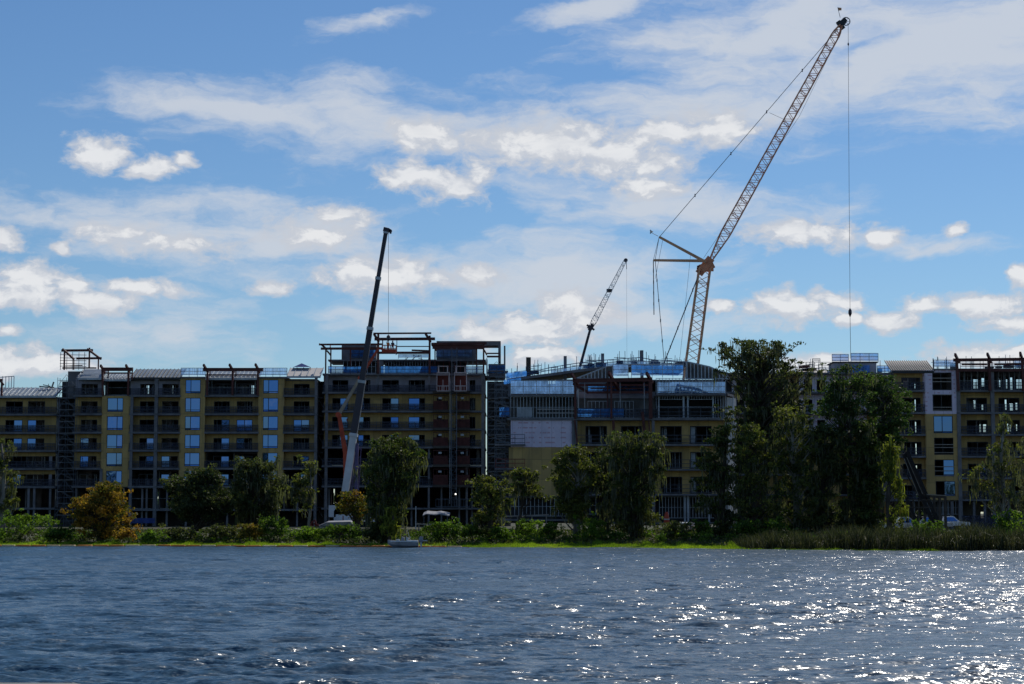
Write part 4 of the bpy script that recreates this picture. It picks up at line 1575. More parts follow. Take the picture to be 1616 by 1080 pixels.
def big_crane():
    Y = 345
    base = P(1060, 818, Y)
    t = thing('lattice_crane', 'tall tan lattice boom crane with two rear struts towering over the right blocks', 'crane', Vector((base.x, Y, 1.0)))
    f = lambda x, y, dy=0: P(x, y, Y + dy)
    head = f(1112, 418)
    ch, la = lattice(Vector((base.x, Y, 3.0)), f(1112, 424), 2.6, 2.0, 34, .27, .10)
    m1 = obj('mast', ch, M_CRANE, t)
    obj('lacing', la, M_CRANE, m1)
    ch, la = lattice(f(1120, 414), f(1327, 40), 1.8, 1.4, 62, .22, .085, taper0=.12, taper1=.04)
    m2 = obj('boom', ch, M_CRANE2, t)
    obj('lacing', la, M_CRANE2, m2)
    hb = MB()
    hb.beam(f(1103, 432), f(1122, 408), .9, 1.5)
    hb.beam(f(1100, 424), f(1126, 424), .5, 1.0)
    hb.cyl(f(1106, 424), (0, 1, 0), .75, .5, 14)
    hb.cyl(f(1117, 424), (0, 1, 0), .6, .6, 14)
    hb.beam(f(1120, 414), f(1125, 424), .7, .9)
    obj('boom_hinge', hb, M_CRANE2, t)
    for (a, b, lab) in (((1114, 414), (1040, 374), 0), ((1114, 412), (1031, 411), 1)):
        for dy in (-.9, .9):
            sb = MB()
            sb.beam(f(*a, dy), f(*b, dy), .34, .52, .30, .40)
            s_ = obj('strut', sb, M_CRANE, t)
        cb = MB()
        for q in (.12, .5, .97):
            pa, pb = f(*a, -.9).lerp(f(*b, -.9), q), f(*a, .9).lerp(f(*b, .9), q)
            cb.beam(pa, pb, .3)
        obj('strut_brace', cb, M_CRANE2, t)
    rings = (((1322, 46), (1040, 375), .11, .8), ((1040, 375), (1034, 410), .06, .8), ((1040, 375), (1031, 411), .05, 0), ((1034, 411), (1048, 570), .12, .5), ((1031, 411), (1032, 497), .17, .3),
             ((1105, 428), (1046, 578), .20, .5), ((1110, 408), (1262, 183), .035, 0), ((1214, 178), (1240, 190), .04, 0), ((1090, 400), (1073, 565), .035, 0), ((1046, 378), (1034, 440), .04, .3), ((1262, 183), (1322, 60), .035, 0))
    for (a, b, r, dy) in rings:
        cb = MB()
        for s_ in ((-dy, dy) if dy else (0,)):
            cb.tube([f(*a, s_), f(*b, s_)], r * .5 if r > .1 else r * .8, 5)
        if r > .1:
            n = 5
            for k in range(1, n):
                p = f(*a, -dy).lerp(f(*b, -dy), k / n)
                cb.box(p.x - .09, p.x + .09, p.y - .08, p.y + .08, p.z - .28, p.z + .28)
        obj('pendant_line', cb, M_CABLE, t)
    # head machinery
    hd = MB()
    hd.beam(f(1322, 40), f(1335, 31), .6, .8)
    hd.beam(f(1322, 34), f(1331, 46), .5, .8)
    obj('boom_head', hd, M_FRAME, t)
    sh = MB()
    ring = [f(1335, 34) + Vector((math.cos(a) * .75, 0, math.sin(a) * .75)) for a in np.linspace(0, 2 * math.pi, 19)]
    sh.tube(ring, .09, 6, cap=False)
    for a in range(0, 6):
        sh.beam(f(1335, 34), ring[a * 3], .06)
    sh.cyl(f(1331, 35), (0, 1, 0), .55, .4, 14)
    obj('sheave', sh, M_CABLE, t)
    ho = MB()
    ho.tube([f(1338.5, 36), f(1340, 300), f(1341.5, 488)], .036, 5)
    obj('hoist_rope', ho, M_CABLE, t)
    hk = MB()
    a, b = f(1341.5, 487), f(1341.5, 500)
    hk.tube([a, a.lerp(b, .25), a.lerp(b, .6), b], [.08, .30, .33, .10], 10)
    h = obj('hook_block', hk, M_BOOMD, t)
    sl = MB()
    sl.tube([b, P(1342.5, 566, Y - 50 + 50)], .045, 5)
    obj('sling', sl, M_CABLE, h)
    bl = MB()
    p = f(1338.7, 70)
    bl.tube([p + Vector((0, 0, .35)), p, p - Vector((0, 0, .35))], [.04, .17, .04], 8)
    obj('rope_weight', bl, M_CABLE, t)
    mk = MB()
    mk.tube([f(1326, 28), f(1322, 12)], .05, 5)
    fp = obj('flag_pole', mk, M_SCAF, t)
    fl = MB()
    fl.prism([f(1322, 12), f(1328, 12.6), f(1328, 16.5), f(1323.5, 17)], (0, .03, 0))
    obj('flag', fl, mat("faded_orange_flag", (.75, .36, .18), .8, .2), fp)
    lm = MB()
    lm.tube([f(1039, 373), f(1029, 368)], .05, 5)
    q = f(1026, 366)
    lm.tube([q + Vector((0, 0, .35)), q + Vector((.3, 0, .0)), q - Vector((0, 0, .35))], [.1, .3, .1], 8)
    obj('warning_ball', lm, M_PALE, t)
    # anchor frame and crawler body, hidden behind the blocks
    bd = MB()
    bd.box(base.x - 3.5, base.x + 5, Y - 2, Y + 2, 2.2, 5.0)
    bd.box(base.x - 6, base.x - 3.5, Y - 2.4, Y + 2.4, 2.2, 4.2)
    obj('body', bd, M_CRANE, t)
    for s_ in (-3.2, 2.2):
        tr = MB()
        prof = [(base.x - 5, 1.3), (base.x - 4.4, .9), (base.x + 4.4, .9), (base.x + 5, 1.3), (base.x + 5, 1.9), (base.x + 4.4, 2.3), (base.x - 4.4, 2.3), (base.x - 5, 1.9)]
        tr.prism([(x, Y + s_, z) for x, z in prof], (0, 1.0, 0))
        obj('track', tr, M_BLACK, t)


def small_crane():
    Y = 420
    f = lambda x, y, dy=0: P(x, y, Y + dy)
    base = f(880, 815)
    t = thing('mobile_crane', 'small distant crane with dark lower boom and pale lattice jib', 'crane', Vector((base.x, Y, 1.0)))
    lo = MB()
    a, b = Vector((f(866, 700).x - 2, Y, 3)), f(932, 518)
    lo.beam(a, b, .9, .8, .6, .55)
    obj('boom', lo, M_BOOMD, t)
    ch, la = lattice(f(933, 516), f(987, 411), 1.25, .62, 26, .11, .06, taper0=.06)
    j = obj('jib', ch, M_STUD, t)
    obj('lacing', la, M_STUD, j)
    hb = MB()
    hb.beam(f(926, 513), f(938, 521), .5, .4)
    hb.beam(f(930, 522), f(936, 512), .8, .8)
    hb.beam(f(928, 515), f(934, 519), .3, .9)
    obj('boom_head', hb, M_BOOMD, t)
    kb = MB()
    kb.box(f(961.5, 460).x - .6, f(961.5, 460).x + .6, Y - .5, Y + .5, f(0, 461).z, f(0, 456.5).z)
    obj('jib_joint', kb, M_BOOMD, t)
    tb = MB()
    tb.cyl(f(987.5, 411), (0, 1, 0), .45, .3, 10)
    obj('sheave', tb, M_BOOMD, t)
    cb = MB()
    cb.tube([f(988.5, 412), f(988.8, 425)], .07, 5)
    cb.tube([f(988.8, 425), f(989.5, 590)], .018, 4)
    obj('hoist_rope', cb, M_CABLE, t)
    bd = MB()
    bd.box(a.x - 4, a.x + 5, Y - 1.4, Y + 1.4, 1.5, 3.2)
    bd.box(a.x + 3, a.x + 5, Y - 1.3, Y + 1.3, 3.2, 4.4)
    obj('carrier', bd, M_BOOMW, t)
    for k in range(4):
        wb = MB()
        wb.cyl((a.x - 3 + k * 2.2, Y - 1.2, 1.5), (0, 1, 0), .6, .4, 16)
        wb.cyl((a.x - 3 + k * 2.2, Y + 1.2, 1.5), (0, 1, 0), .6, .4, 16)
        obj('wheel', wb, M_BLACK, t)


def telescopic_crane():
    Y = 292
    f = lambda x, y, dy=0: P(x, y, Y + dy)
    base = f(556, 829)
    t = thing('telescopic_crane', 'telescopic crane with white lower boom and long black extended sections', 'crane', Vector((base.x, Y, 1.0)))
    secs = [((545, 776), (558.5, 684), 1.25, M_BOOMW, 'base_section'), ((557.8, 686), (571.5, 600), 1.15, M_BOOMD, 'boom_section'), ((571, 602), (584.5, 516), .98, M_BOOMD, 'boom_section'),
            ((584, 518), (597.3, 437), .84, M_BOOMD, 'boom_section'), ((597, 438), (609.5, 364), .70, M_BOOMD, 'boom_section')]
    for a, b, w, m, nm in secs:
        mb = MB()
        pa, pb = f(*a), f(*b)
        mb.beam(pa, pb, w * .85, w)
        o = obj(nm, mb, m, t)
        cb = MB()
        d = (pb - pa).normalized()
        cb.beam(pb - d * .5, pb - d * .05, w * 1.02, w * 1.25)
        obj('collar', cb, M_STUD if nm == 'boom_section' else M_BOOMW, o)
        if nm == 'boom_section' and w > 1.1:
            lb = MB()
            off = Vector((.58, -.3, 0))
            lb.beam(pa + off, pb + off, .1, .12)
            obj('edge_strip', lb, M_PALE, o)
    hb = MB()
    hb.beam(f(609, 366), f(610.5, 360), .9, .9)
    hb.beam(f(609, 361), f(616, 364), .3, .35)
    hb.beam(f(615, 362), f(616.5, 369), .3, .3)
    hb.cyl(f(616, 365), (0, 1, 0), .28, .25, 12)
    obj('boom_head', hb, M_BOOMD, t)
    rb = MB()
    rb.tube([f(613, 366), f(613, 530)], .028, 5)
    obj('hoist_rope', rb, M_CABLE, t)
    kb = MB()
    kb.tube([f(613, 528.5), f(613, 531), f(613, 536), f(613, 538)], [.06, .28, .3, .1], 8)
    obj('hook_block', kb, M_BOOMD, t)
    lc = MB()
    lc.beam(f(562, 795), f(563, 700), .5)
    obj('luffing_ram', lc, mat("ram_purple", (.12, .10, .22), .5, .3), t)
    lc = MB()
    for x in (557, 560, 566, 570):
        lc.beam(f(x - 5, 790, 1), f(x, 705, 1), .12)
    for k in range(6):
        lc.beam(f(553 + k * 1.6, 780 - k * 13, 1), f(566 + k * .8, 772 - k * 13, 1), .09)
    obj('ladder_frame', lc, mat("ram_purple", (.12, .10, .22), .5, .3), t)
    # carrier
    x0, x1 = f(528, 820).x, f(600, 820).x
    cb = MB()
    cb.box(x0, x1, Y - 1.4, Y + 1.4, 1.9, 2.6)
    cb.box(x0 + .3, x0 + 2.6, Y - 1.35, Y + 1.35, 2.6, 3.0)
    cb.box(f(545, 0).x - 1.8, f(545, 0).x + 2.6, Y - 1.3, Y + 1.3, 2.6, 4.4)
    obj('carrier', cb, M_BOOMW, t)
    kb = MB()
    kb.prism([(x0, Y - 1.3, 2.6), (x0 + 2.2, Y - 1.3, 2.6), (x0 + 2.2, Y - 1.3, 4.4), (x0 + .6, Y - 1.3, 4.4), (x0, Y - 1.3, 3.5)], (0, 2.6, 0))
    obj('cab', kb, M_BOOMW, t)
    for k in range(5):
        wb = MB()
        for s_ in (-1.2, 1.2):
            wb.cyl((x0 + 1 + k * 1.35 if k < 2 else x0 + 1.6 + k * 1.25, Y + s_, 1.6), (0, 1, 0), .6, .38, 16)
        obj('wheel', wb, M_BLACK, t)


def boom_lift():
    Y = 306
    f = lambda x, y, dy=0: P(x, y, Y + dy)
    t = thing('boom_lift', 'orange boom lift with folded tan middle arm reaching up to the roof canopy', 'boom lift', Vector((f(545, 0).x, Y, 1.0)))
    mb = MB()
    mb.beam(f(546, 800), f(545, 716), .7, .6)
    mb.beam(f(546, 720), f(535, 655), .75, .6, .6, .5)
    obj('riser_arm', mb, M_LIFT, t)
    mb = MB()
    mb.beam(f(534, 656), f(569, 595), .5, .55, .38, .42)
    mb.beam(f(540, 650), f(552, 622), .16)
    obj('lower_arm', mb, M_TAN, t)
    mb = MB()
    mb.beam(f(568, 597), f(598, 549), .42, .42, .3, .36)
    obj('upper_arm', mb, M_LIFT, t)
    mb = MB()
    mb.beam(f(597, 549), f(607, 553), .3, .3)
    mb.cyl(f(534, 655), (0, 1, 0), .45, .8, 12)
    mb.cyl(f(568, 597), (0, 1, 0), .35, .7, 12)
    obj('joint', mb, M_LIFT, t)
    # basket
    bk = MB()
    a, b = f(603, 556), f(625, 556)
    z0 = a.z
    Yb = Y - .6
    bk.box(a.x, b.x, Yb, Yb + 1.1, z0 - .12, z0 + .05)
    for x in np.linspace(a.x, b.x, 6):
        for yy in (Yb, Yb + 1.1):
            bk.box(x - .03, x + .03, yy - .03, yy + .03, z0, z0 + 1.1)
    for yy in (Yb, Yb + 1.1):
        for h in (.55, 1.1):
            bk.box(a.x, b.x, yy - .035, yy + .035, z0 + h - .035, z0 + h + .035)
    bk.box(a.x, b.x, Yb + .0, Yb + .03, z0 + .05, z0 + .4)
    obj('basket', bk, M_LIFT, t)
    ch = MB()
    c = f(546, 815)
    ch.box(c.x - 1.6, c.x + 1.6, Y - 1.2, Y + 1.2, 1.7, 2.5)
    obj('chassis', ch, M_LIFT, t)
    for sx in (-1.2, 1.2):
        wb = MB()
        for s_ in (-1.1, 1.1):
            wb.cyl((c.x + sx, Y + s_, 1.4), (0, 1, 0), .45, .3, 14)
        obj('wheel', wb, M_BLACK, t)
    return a, b, Yb + .55, z0 + .05


def person(x, y, z, label, vest, face=-1, reach=0.0, seed=0):
    """one continuous skinned figure, standing; hard hat and vest are its clothes"""
    J = [(0, 0, .92), (0, 0, 1.15), (0, 0, 1.42), (0, 0, 1.52), (0, -.02 * face * -1, 1.64), (0, 0, 1.74),
         (.19, 0, 1.40), (.27, .05 * face, 1.14), (.25, .22 * face, 1.02 + reach * .2), (.24, .30 * face, 1.02 + reach * .25),
         (-.19, 0, 1.40), (-.27, .05 * face, 1.14 + reach * .3), (-.24, .24 * face, 1.08 + reach * .6), (-.23, .31 * face, 1.12 + reach * .7),
         (.10, 0, .88), (.11, .02 * face, .48), (.11, -.02 * face, .08), (.12, .14 * face, .04),
         (-.10, 0, .88), (-.12, .04 * face, .48), (-.12, 0, .08), (-.13, .16 * face, .04)]
    E = [(0, 1), (1, 2), (2, 3), (3, 4), (4, 5), (2, 6), (6, 7), (7, 8), (8, 9), (2, 10), (10, 11), (11, 12), (12, 13), (0, 14), (14, 15), (15, 16), (16, 17), (0, 18), (18, 19), (19, 20), (20, 21)]
    R = [.15, .14, .16, .06, .10, .09, .075, .05, .036, .04, .075, .05, .036, .04, .10, .07, .05, .04, .10, .07, .05, .04]
    me = bpy.data.meshes.new('person')
    me.from_pydata(J, E, [])
    o = bpy.data.objects.new('person', me)
    COL.objects.link(o)
    sk = o.modifiers.new('skin', 'SKIN')
    for i, v in enumerate(me.skin_vertices[0].data):
        v.radius = (R[i], R[i] * (.75 if i in (0, 1, 2) else 1))
        v.use_root = i == 0
    sb = o.modifiers.new('sub', 'SUBSURF')
    sb.levels = 1
    sb.render_levels = 1
    me.materials.append(M_CLOTH)
    o.location = (x, y, z)
    tag(o, label, 'person')
    vb = MB()
    pts = [(0, 0, 1.0), (0, 0, 1.2), (0, 0, 1.38), (0, 0, 1.46)]
    i0 = 0
    for k, (p, rx, ry) in enumerate(zip(pts, (.2, .2, .22, .12), (.15, .15, .16, .11))):
        for j in range(12):
            a = 2 * math.pi * j / 12
            vb.v.append((p[0] + math.cos(a) * rx, p[1] + math.sin(a) * ry, p[2]))
    for k in range(3):
        for j in range(12):
            vb.f.append((k * 12 + j, k * 12 + (j + 1) % 12, (k + 1) * 12 + (j + 1) % 12, (k + 1) * 12 + j))
    me2 = bpy.data.meshes.new('vest'); me2.from_pydata(vb.v, [], vb.f); me2.materials.append(vest)
    c = bpy.data.objects.new('vest', me2); COL.objects.link(c); c.parent = o
    hb = MB()
    hb.tube([(0, 0, 1.70), (0, 0, 1.74), (0, 0, 1.80), (0, 0, 1.83)], [.15, .125, .10, .03], 12)
    me3 = bpy.data.meshes.new('hard_hat'); me3.from_pydata(hb.v, [], hb.f); me3.materials.append(M_PALE if seed else M_CLOTH)
    c = bpy.data.objects.new('hard_hat', me3); COL.objects.link(c); c.parent = o
    hd = MB()
    hd.tube([(0, .0, 1.54), (0, .015 * face, 1.60), (0, .02 * face, 1.68), (0, 0, 1.75)], [.06, .095, .108, .07], 12)
    me4 = bpy.data.meshes.new('face'); me4.from_pydata(hd.v, [], hd.f); me4.materials.append(M_SKIN)
    c = bpy.data.objects.new('face', me4); COL.objects.link(c); c.parent = o
    return o


big_crane()
small_crane()
telescopic_crane()
A_, B_, YB, ZB = boom_lift()
person(A_.x + .95, YB, ZB, 'worker in orange vest standing at the left end of the boom lift basket', M_VEST, -1, .8)
person(B_.x - .55, YB, ZB, 'worker in dark clothes standing at the right end of the boom lift basket', M_CLOTH, -1, .2, 1)

# ------------------------------------------------------------------ ground and water
YB_PX = [(-900, 222), (-100, 190), (0, 185), (300, 184), (620, 181), (730, 178), (1000, 175), (1160, 169), (1300, 164), (1616, 160), (2400, 150)]
# waterline: depth for each photo column
_wx = [(px - CX) / FPX * Y for px, Y in YB_PX]
_wy = [Y for px, Y in YB_PX]


def shore(X):
    return np.interp(X, _wx, _wy) + 0.5 * np.sin(np.asarray(X) * .33) + .25 * np.sin(np.asarray(X) * 1.1 + 1)


def ground_z(X, Y):
    d = np.asarray(Y) - shore(X)
    u = np.clip((d - 7) / 16, 0, 1)
    return np.where(d < 0, np.maximum(-2.5, d * .25), .03 * np.minimum(d, 8) + .8 * u * u * (3 - 2 * u)) + \
        np.where(d > 2, .05 * np.sin(np.asarray(X) * .7) * np.sin(np.asarray(Y) * .5), 0)


def sheet(name, xs, ys, zf, m, kind):
    X, Yg = np.meshgrid(xs, ys)
    Z = zf(X, Yg)
    V = np.stack([X, Yg, Z], -1).reshape(-1, 3).astype(np.float32)
    nx, ny = len(xs), len(ys)
    i = np.arange((ny - 1) * (nx - 1))
    r, c = i // (nx - 1), i % (nx - 1)
    a = r * nx + c
    F = np.stack([a, a + 1, a + nx + 1, a + nx], -1)
    return np_mesh(name, V, F, m, kind=kind)


def np_mesh(name, V, F, m, parent=None, kind=None, tint=None, smooth=True):
    me = bpy.data.meshes.new(name)
    V = np.ascontiguousarray(V, np.float32)
    F = np.ascontiguousarray(F, np.int32)
    k = F.shape[1]
    me.vertices.add(len(V))
    me.vertices.foreach_set('co', V.ravel())
    me.loops.add(F.size)
    me.loops.foreach_set('vertex_index', F.ravel())
    me.polygons.add(len(F))
    me.polygons.foreach_set('loop_start', np.arange(0, F.size, k, dtype=np.int32))
    me.polygons.foreach_set('loop_total', np.full(len(F), k, np.int32))
    if smooth:
        me.polygons.foreach_set('use_smooth', np.ones(len(F), bool))
    me.update(calc_edges=True)
    if tint is not None:
        at = me.color_attributes.new('tint', 'FLOAT_COLOR', 'POINT')
        at.data.foreach_set('color', np.ascontiguousarray(tint, np.float32).ravel())
    o = link(name, me, m, parent)
    if kind:
        o['kind'] = kind
    return o


M_GROUND = mat("sandy_ground", (0.07, 0.06, 0.04), 0.95, 0.5, 0.6, bump=.4, col2=(0.03, 0.045, 0.018))
gx = np.unique(np.concatenate([np.linspace(-6000, -120, 14), np.linspace(-120, 120, 200), np.linspace(120, 6000, 14)]))
gy = np.unique(np.concatenate([np.linspace(-200, 140, 6), np.linspace(140, 225, 90), np.linspace(225, 420, 40), np.linspace(420, 9000, 14)]))
sheet('ground', gx, gy, ground_z, M_GROUND, 'structure')


def water():
    m = bpy.data.materials.new("lake_water")
    m.use_nodes = True
    w = NT(m.node_tree)
    g = w.node('ShaderNodeNewGeometry')
    p = g.outputs['Position']
    b = w.node('ShaderNodeBsdfPrincipled')
    b.inputs['Base Color'].default_value = (0.026, 0.074, 0.122, 1)
    b.inputs['Roughness'].default_value = WATER_ROUGH
    b.inputs['IOR'].default_value = 1.333
    b.inputs['Specular IOR Level'].default_value = .5
    def slope(sc, k, det, stretch=(.75, 1.5, 1)):
        c = w.noise(w.vmath('MULTIPLY', p, stretch), sc, det, .65, 'Color')
        return w.vmath('MULTIPLY', w.vmath('SUBTRACT', c, (.5, .5, .5)), (k * .8, k, 0))
    gust = w.noise(w.vmath('MULTIPLY', p, (.5, 1.0, 1)), .45, 4, .6)
    gk = w.maprange(gust, .30, .70, .65, 1.75)
    fine = w.vmath('ADD', slope(6.5, WATER_S1, 2, (.5, 1.6, 1)), slope(17.0, WATER_S1 * .6, 1, (.6, 1.4, 1)))
    fs = w.vmath('SCALE', fine)
    w.put(fs.node.inputs['Scale'], gk)
    sl = w.vmath('ADD', fs, slope(1.1, WATER_S2, 3))
    nrm = w.vmath('NORMALIZE', w.vmath('ADD', g.outputs['Normal'], sl))
    w.l.new(nrm, b.inputs['Normal'])
    b2 = w.node('ShaderNodeBsdfPrincipled')
    b2.inputs['Base Color'].default_value = (0.026, 0.074, 0.122, 1)
    b2.inputs['Roughness'].default_value = .5
    b2.inputs['IOR'].default_value = 1.333
    w.l.new(nrm, b2.inputs['Normal'])
    mx = w.node('ShaderNodeMixShader')
    mx.inputs[0].default_value = .36
    w.l.new(b.outputs[0], mx.inputs[1])
    w.l.new(b2.outputs[0], mx.inputs[2])
    o = w.node('ShaderNodeOutputMaterial')
    w.l.new(mx.outputs[0], o.inputs[0])

    ys = [16.0]
    while ys[-1] < 196:
        ys.append(ys[-1] + max(.07, ys[-1] * .0024))
    ys = np.array(ys)
    us = np.linspace(-.40, .40, 760)
    U, Yg = np.meshgrid(us, ys)
    Yn = np.concatenate([[[-4000.], [-300.], [5.]], ys[:, None]])
    # fan-shaped grid, wider than the view, with coarse outer cells
    cols = np.concatenate([[-9.0, -3.0, -1.2], us, [1.2, 3.0, 9.0]])
    X = cols[None, :] * np.maximum(ys, 16)[:, None]
    X[:, 0] = -4000; X[:, -1] = 4000
    Yf = np.repeat(ys[:, None], len(cols), 1)
    rng = np.random.default_rng(4)
    Z = np.zeros_like(X)
    dy = np.maximum(.07, Yf * .0024)
    wind = math.radians(-78)
    # slow gust envelope
    env = .75 + .35 * np.sin(X * .11 + Yf * .05 + 1) * np.sin(Yf * .17 - X * .03) + .2 * np.sin(X * .31 - Yf * .23)
    for i in range(70):
        L = .36 * (1.038 ** i)
        a = wind + rng.normal(0, .34)
        k = 2 * math.pi / L
        amp = .0068 * L * min(1, (.95 / L) ** 1.15)
        fade = np.clip((L / dy - 2.5) / 2.5, 0, 1)
        ph = k * (math.cos(a) * X + math.sin(a) * Yf) + rng.uniform(0, 6.28)
        s = np.sin(ph)
        Z += fade * amp * WAVE_A * (s + .30 * np.cos(2 * ph)) * env
    Z[:, :3] = 0; Z[:, -3:] = 0
    # rows behind the camera
    Yb_ = np.array([-4000., -300., 4.])
    Xb = np.repeat((cols * 16)[None, :], 3, 0); Xb[:, 0] = -4000; Xb[:, -1] = 4000
    X = np.concatenate([Xb, X]); Yf = np.concatenate([np.repeat(Yb_[:, None], len(cols), 1), Yf]); Z = np.concatenate([np.zeros((3, len(cols))), Z])
    V = np.stack([X, Yf, Z], -1).reshape(-1, 3)
    ny, nx = X.shape
    i = np.arange((ny - 1) * (nx - 1))
    a = (i // (nx - 1)) * nx + i % (nx - 1)
    F = np.stack([a, a + 1, a + nx + 1, a + nx], -1)
    np_mesh('water', V, F, m, kind='structure')


WATER_ROUGH, WATER_S1, WATER_S2, WAVE_A = 0.18, 1.2, 1.15, 1.75
water()

# ------------------------------------------------------------------ foliage
LEAF = {
    'oak': leaf_mat('leaf_oak', (0.036, 0.056, 0.024), (0.115, 0.125, 0.045), .45),
    'cypress': leaf_mat('leaf_cypress', (0.042, 0.068, 0.022), (0.20, 0.20, 0.048), .48),
    'rust': leaf_mat('leaf_rust', (0.10, 0.105, 0.022), (0.42, 0.22, 0.035), .5),
    'pine': leaf_mat('leaf_pine', (0.036, 0.070, 0.026), (0.11, 0.17, 0.045), .45),
    'bright': leaf_mat('leaf_bright', (0.035, 0.075, 0.014), (0.15, 0.24, 0.03), .5),
    'moss': leaf_mat('leaf_moss', (0.075, 0.085, 0.055), (0.15, 0.155, 0.10), .45),
    'mossy': leaf_mat('leaf_vine_sunlit_moss', (0.09, 0.12, 0.025), (0.24, 0.25, 0.04), .5),  # vine leaves, and the moss column whose sunlight is in the colour
    'reed': leaf_mat('leaf_reed', (0.028, 0.036, 0.015), (0.15, 0.14, 0.085), .3),
    'grass': leaf_mat('leaf_grass', (0.10, 0.18, 0.014), (0.34, 0.46, 0.04), .55),
    'far': leaf_mat('leaf_far', (0.045, 0.075, 0.035), (0.08, 0.12, 0.05), .4),
}


def rvec(rng, n):
    v = rng.normal(size=(n, 3))
    return v / np.linalg.norm(v, axis=1, keepdims=True)


def leaves(rng, C, size, tint, aspect=.55):
    """one small rhombic leaf card per centre"""
    n = len(C)
    a = rvec(rng, n)
    b = np.cross(a, rvec(rng, n))
    b /= np.linalg.norm(b, axis=1, keepdims=True) + 1e-9
    s = size * rng.uniform(.6, 1.35, (n, 1))
    a = a * s * .5
    b = b * s * .5 * aspect
    V = np.stack([C - a, C + b * 1.0 - a * .1, C + a, C - b - a * .1], 1).reshape(-1, 3)
    F = np.arange(n * 4).reshape(-1, 4)
    T = np.repeat(tint, 4, 0)
    return V, F, T


def strands(rng, C, L, w):
    """hanging moss strips: top centres C, lengths L"""
    n = len(C)
    ang = rng.uniform(0, 3.14, n)
    sx = np.stack([np.cos(ang), np.sin(ang), np.zeros(n)], 1) * (w * rng.uniform(.5, 1.5, (n, 1)))
    d1 = rng.normal(0, .06, (n, 3)) * L[:, None]
    mid = C + np.stack([d1[:, 0], d1[:, 1], -L * .5], 1)
    end = C + np.stack([d1[:, 1], d1[:, 2], -L], 1)
    V = np.stack([C - sx * .6, C + sx * .6, mid + sx, mid - sx, end + sx * .15, end - sx * .15], 1).reshape(-1, 3)
    i = np.arange(n)[:, None] * 6
    F = np.concatenate([i + np.array([[0, 1, 2, 3]]), i + np.array([[3, 2, 4, 5]])])
    return V, F


def clump_leaves(rng, clumps, per, size, hue, hue_var=.25, flat=.7, aspect=.55, sub=4):
    Cs, Ts = [], []
    for (c, r, hb) in clumps:
        n = int(per * (r ** 2))
        # several sprays inside the clump, so its edge is ragged
        sc = rvec(rng, sub) * rng.uniform(.25, .85, (sub, 1)) * r
        sc[:, 2] *= flat
        k = rng.integers(0, sub, n)
        q = rng.normal(0, 1, (n, 3)) * r * rng.uniform(.16, .40, (n, 1))
        q[:, 2] *= flat * .8
        Cs.append(np.asarray(c) + sc[k] + q)
        h = np.clip(hue + hb + rng.normal(0, hue_var * .6) + rng.normal(0, hue_var * .5, n), 0, 1)
        br = np.clip(rng.normal(.5, .20) + rng.normal(0, .2, n), 0, 1)
        Ts.append(np.stack([h, br, np.zeros(n), np.ones(n)], 1))
    C = np.concatenate(Cs)
    T = np.concatenate(Ts)
    return leaves(rng, C, size, T, aspect)


def limb(mb, a, b, r0, r1, rng, bend=.12, n=5):
    a, b = Vector(a), Vector(b)
    L = (b - a).length
    off = Vector((rng.uniform(-1, 1), rng.uniform(-1, 1), rng.uniform(-.2, .6))) * L * bend
    pts = [a.lerp(b, t) + off * math.sin(math.pi * t) for t in np.linspace(0, 1, n)]
    mb.tube(pts, [r0 + (r1 - r0) * t for t in np.linspace(0, 1, n)], 6)
    return pts


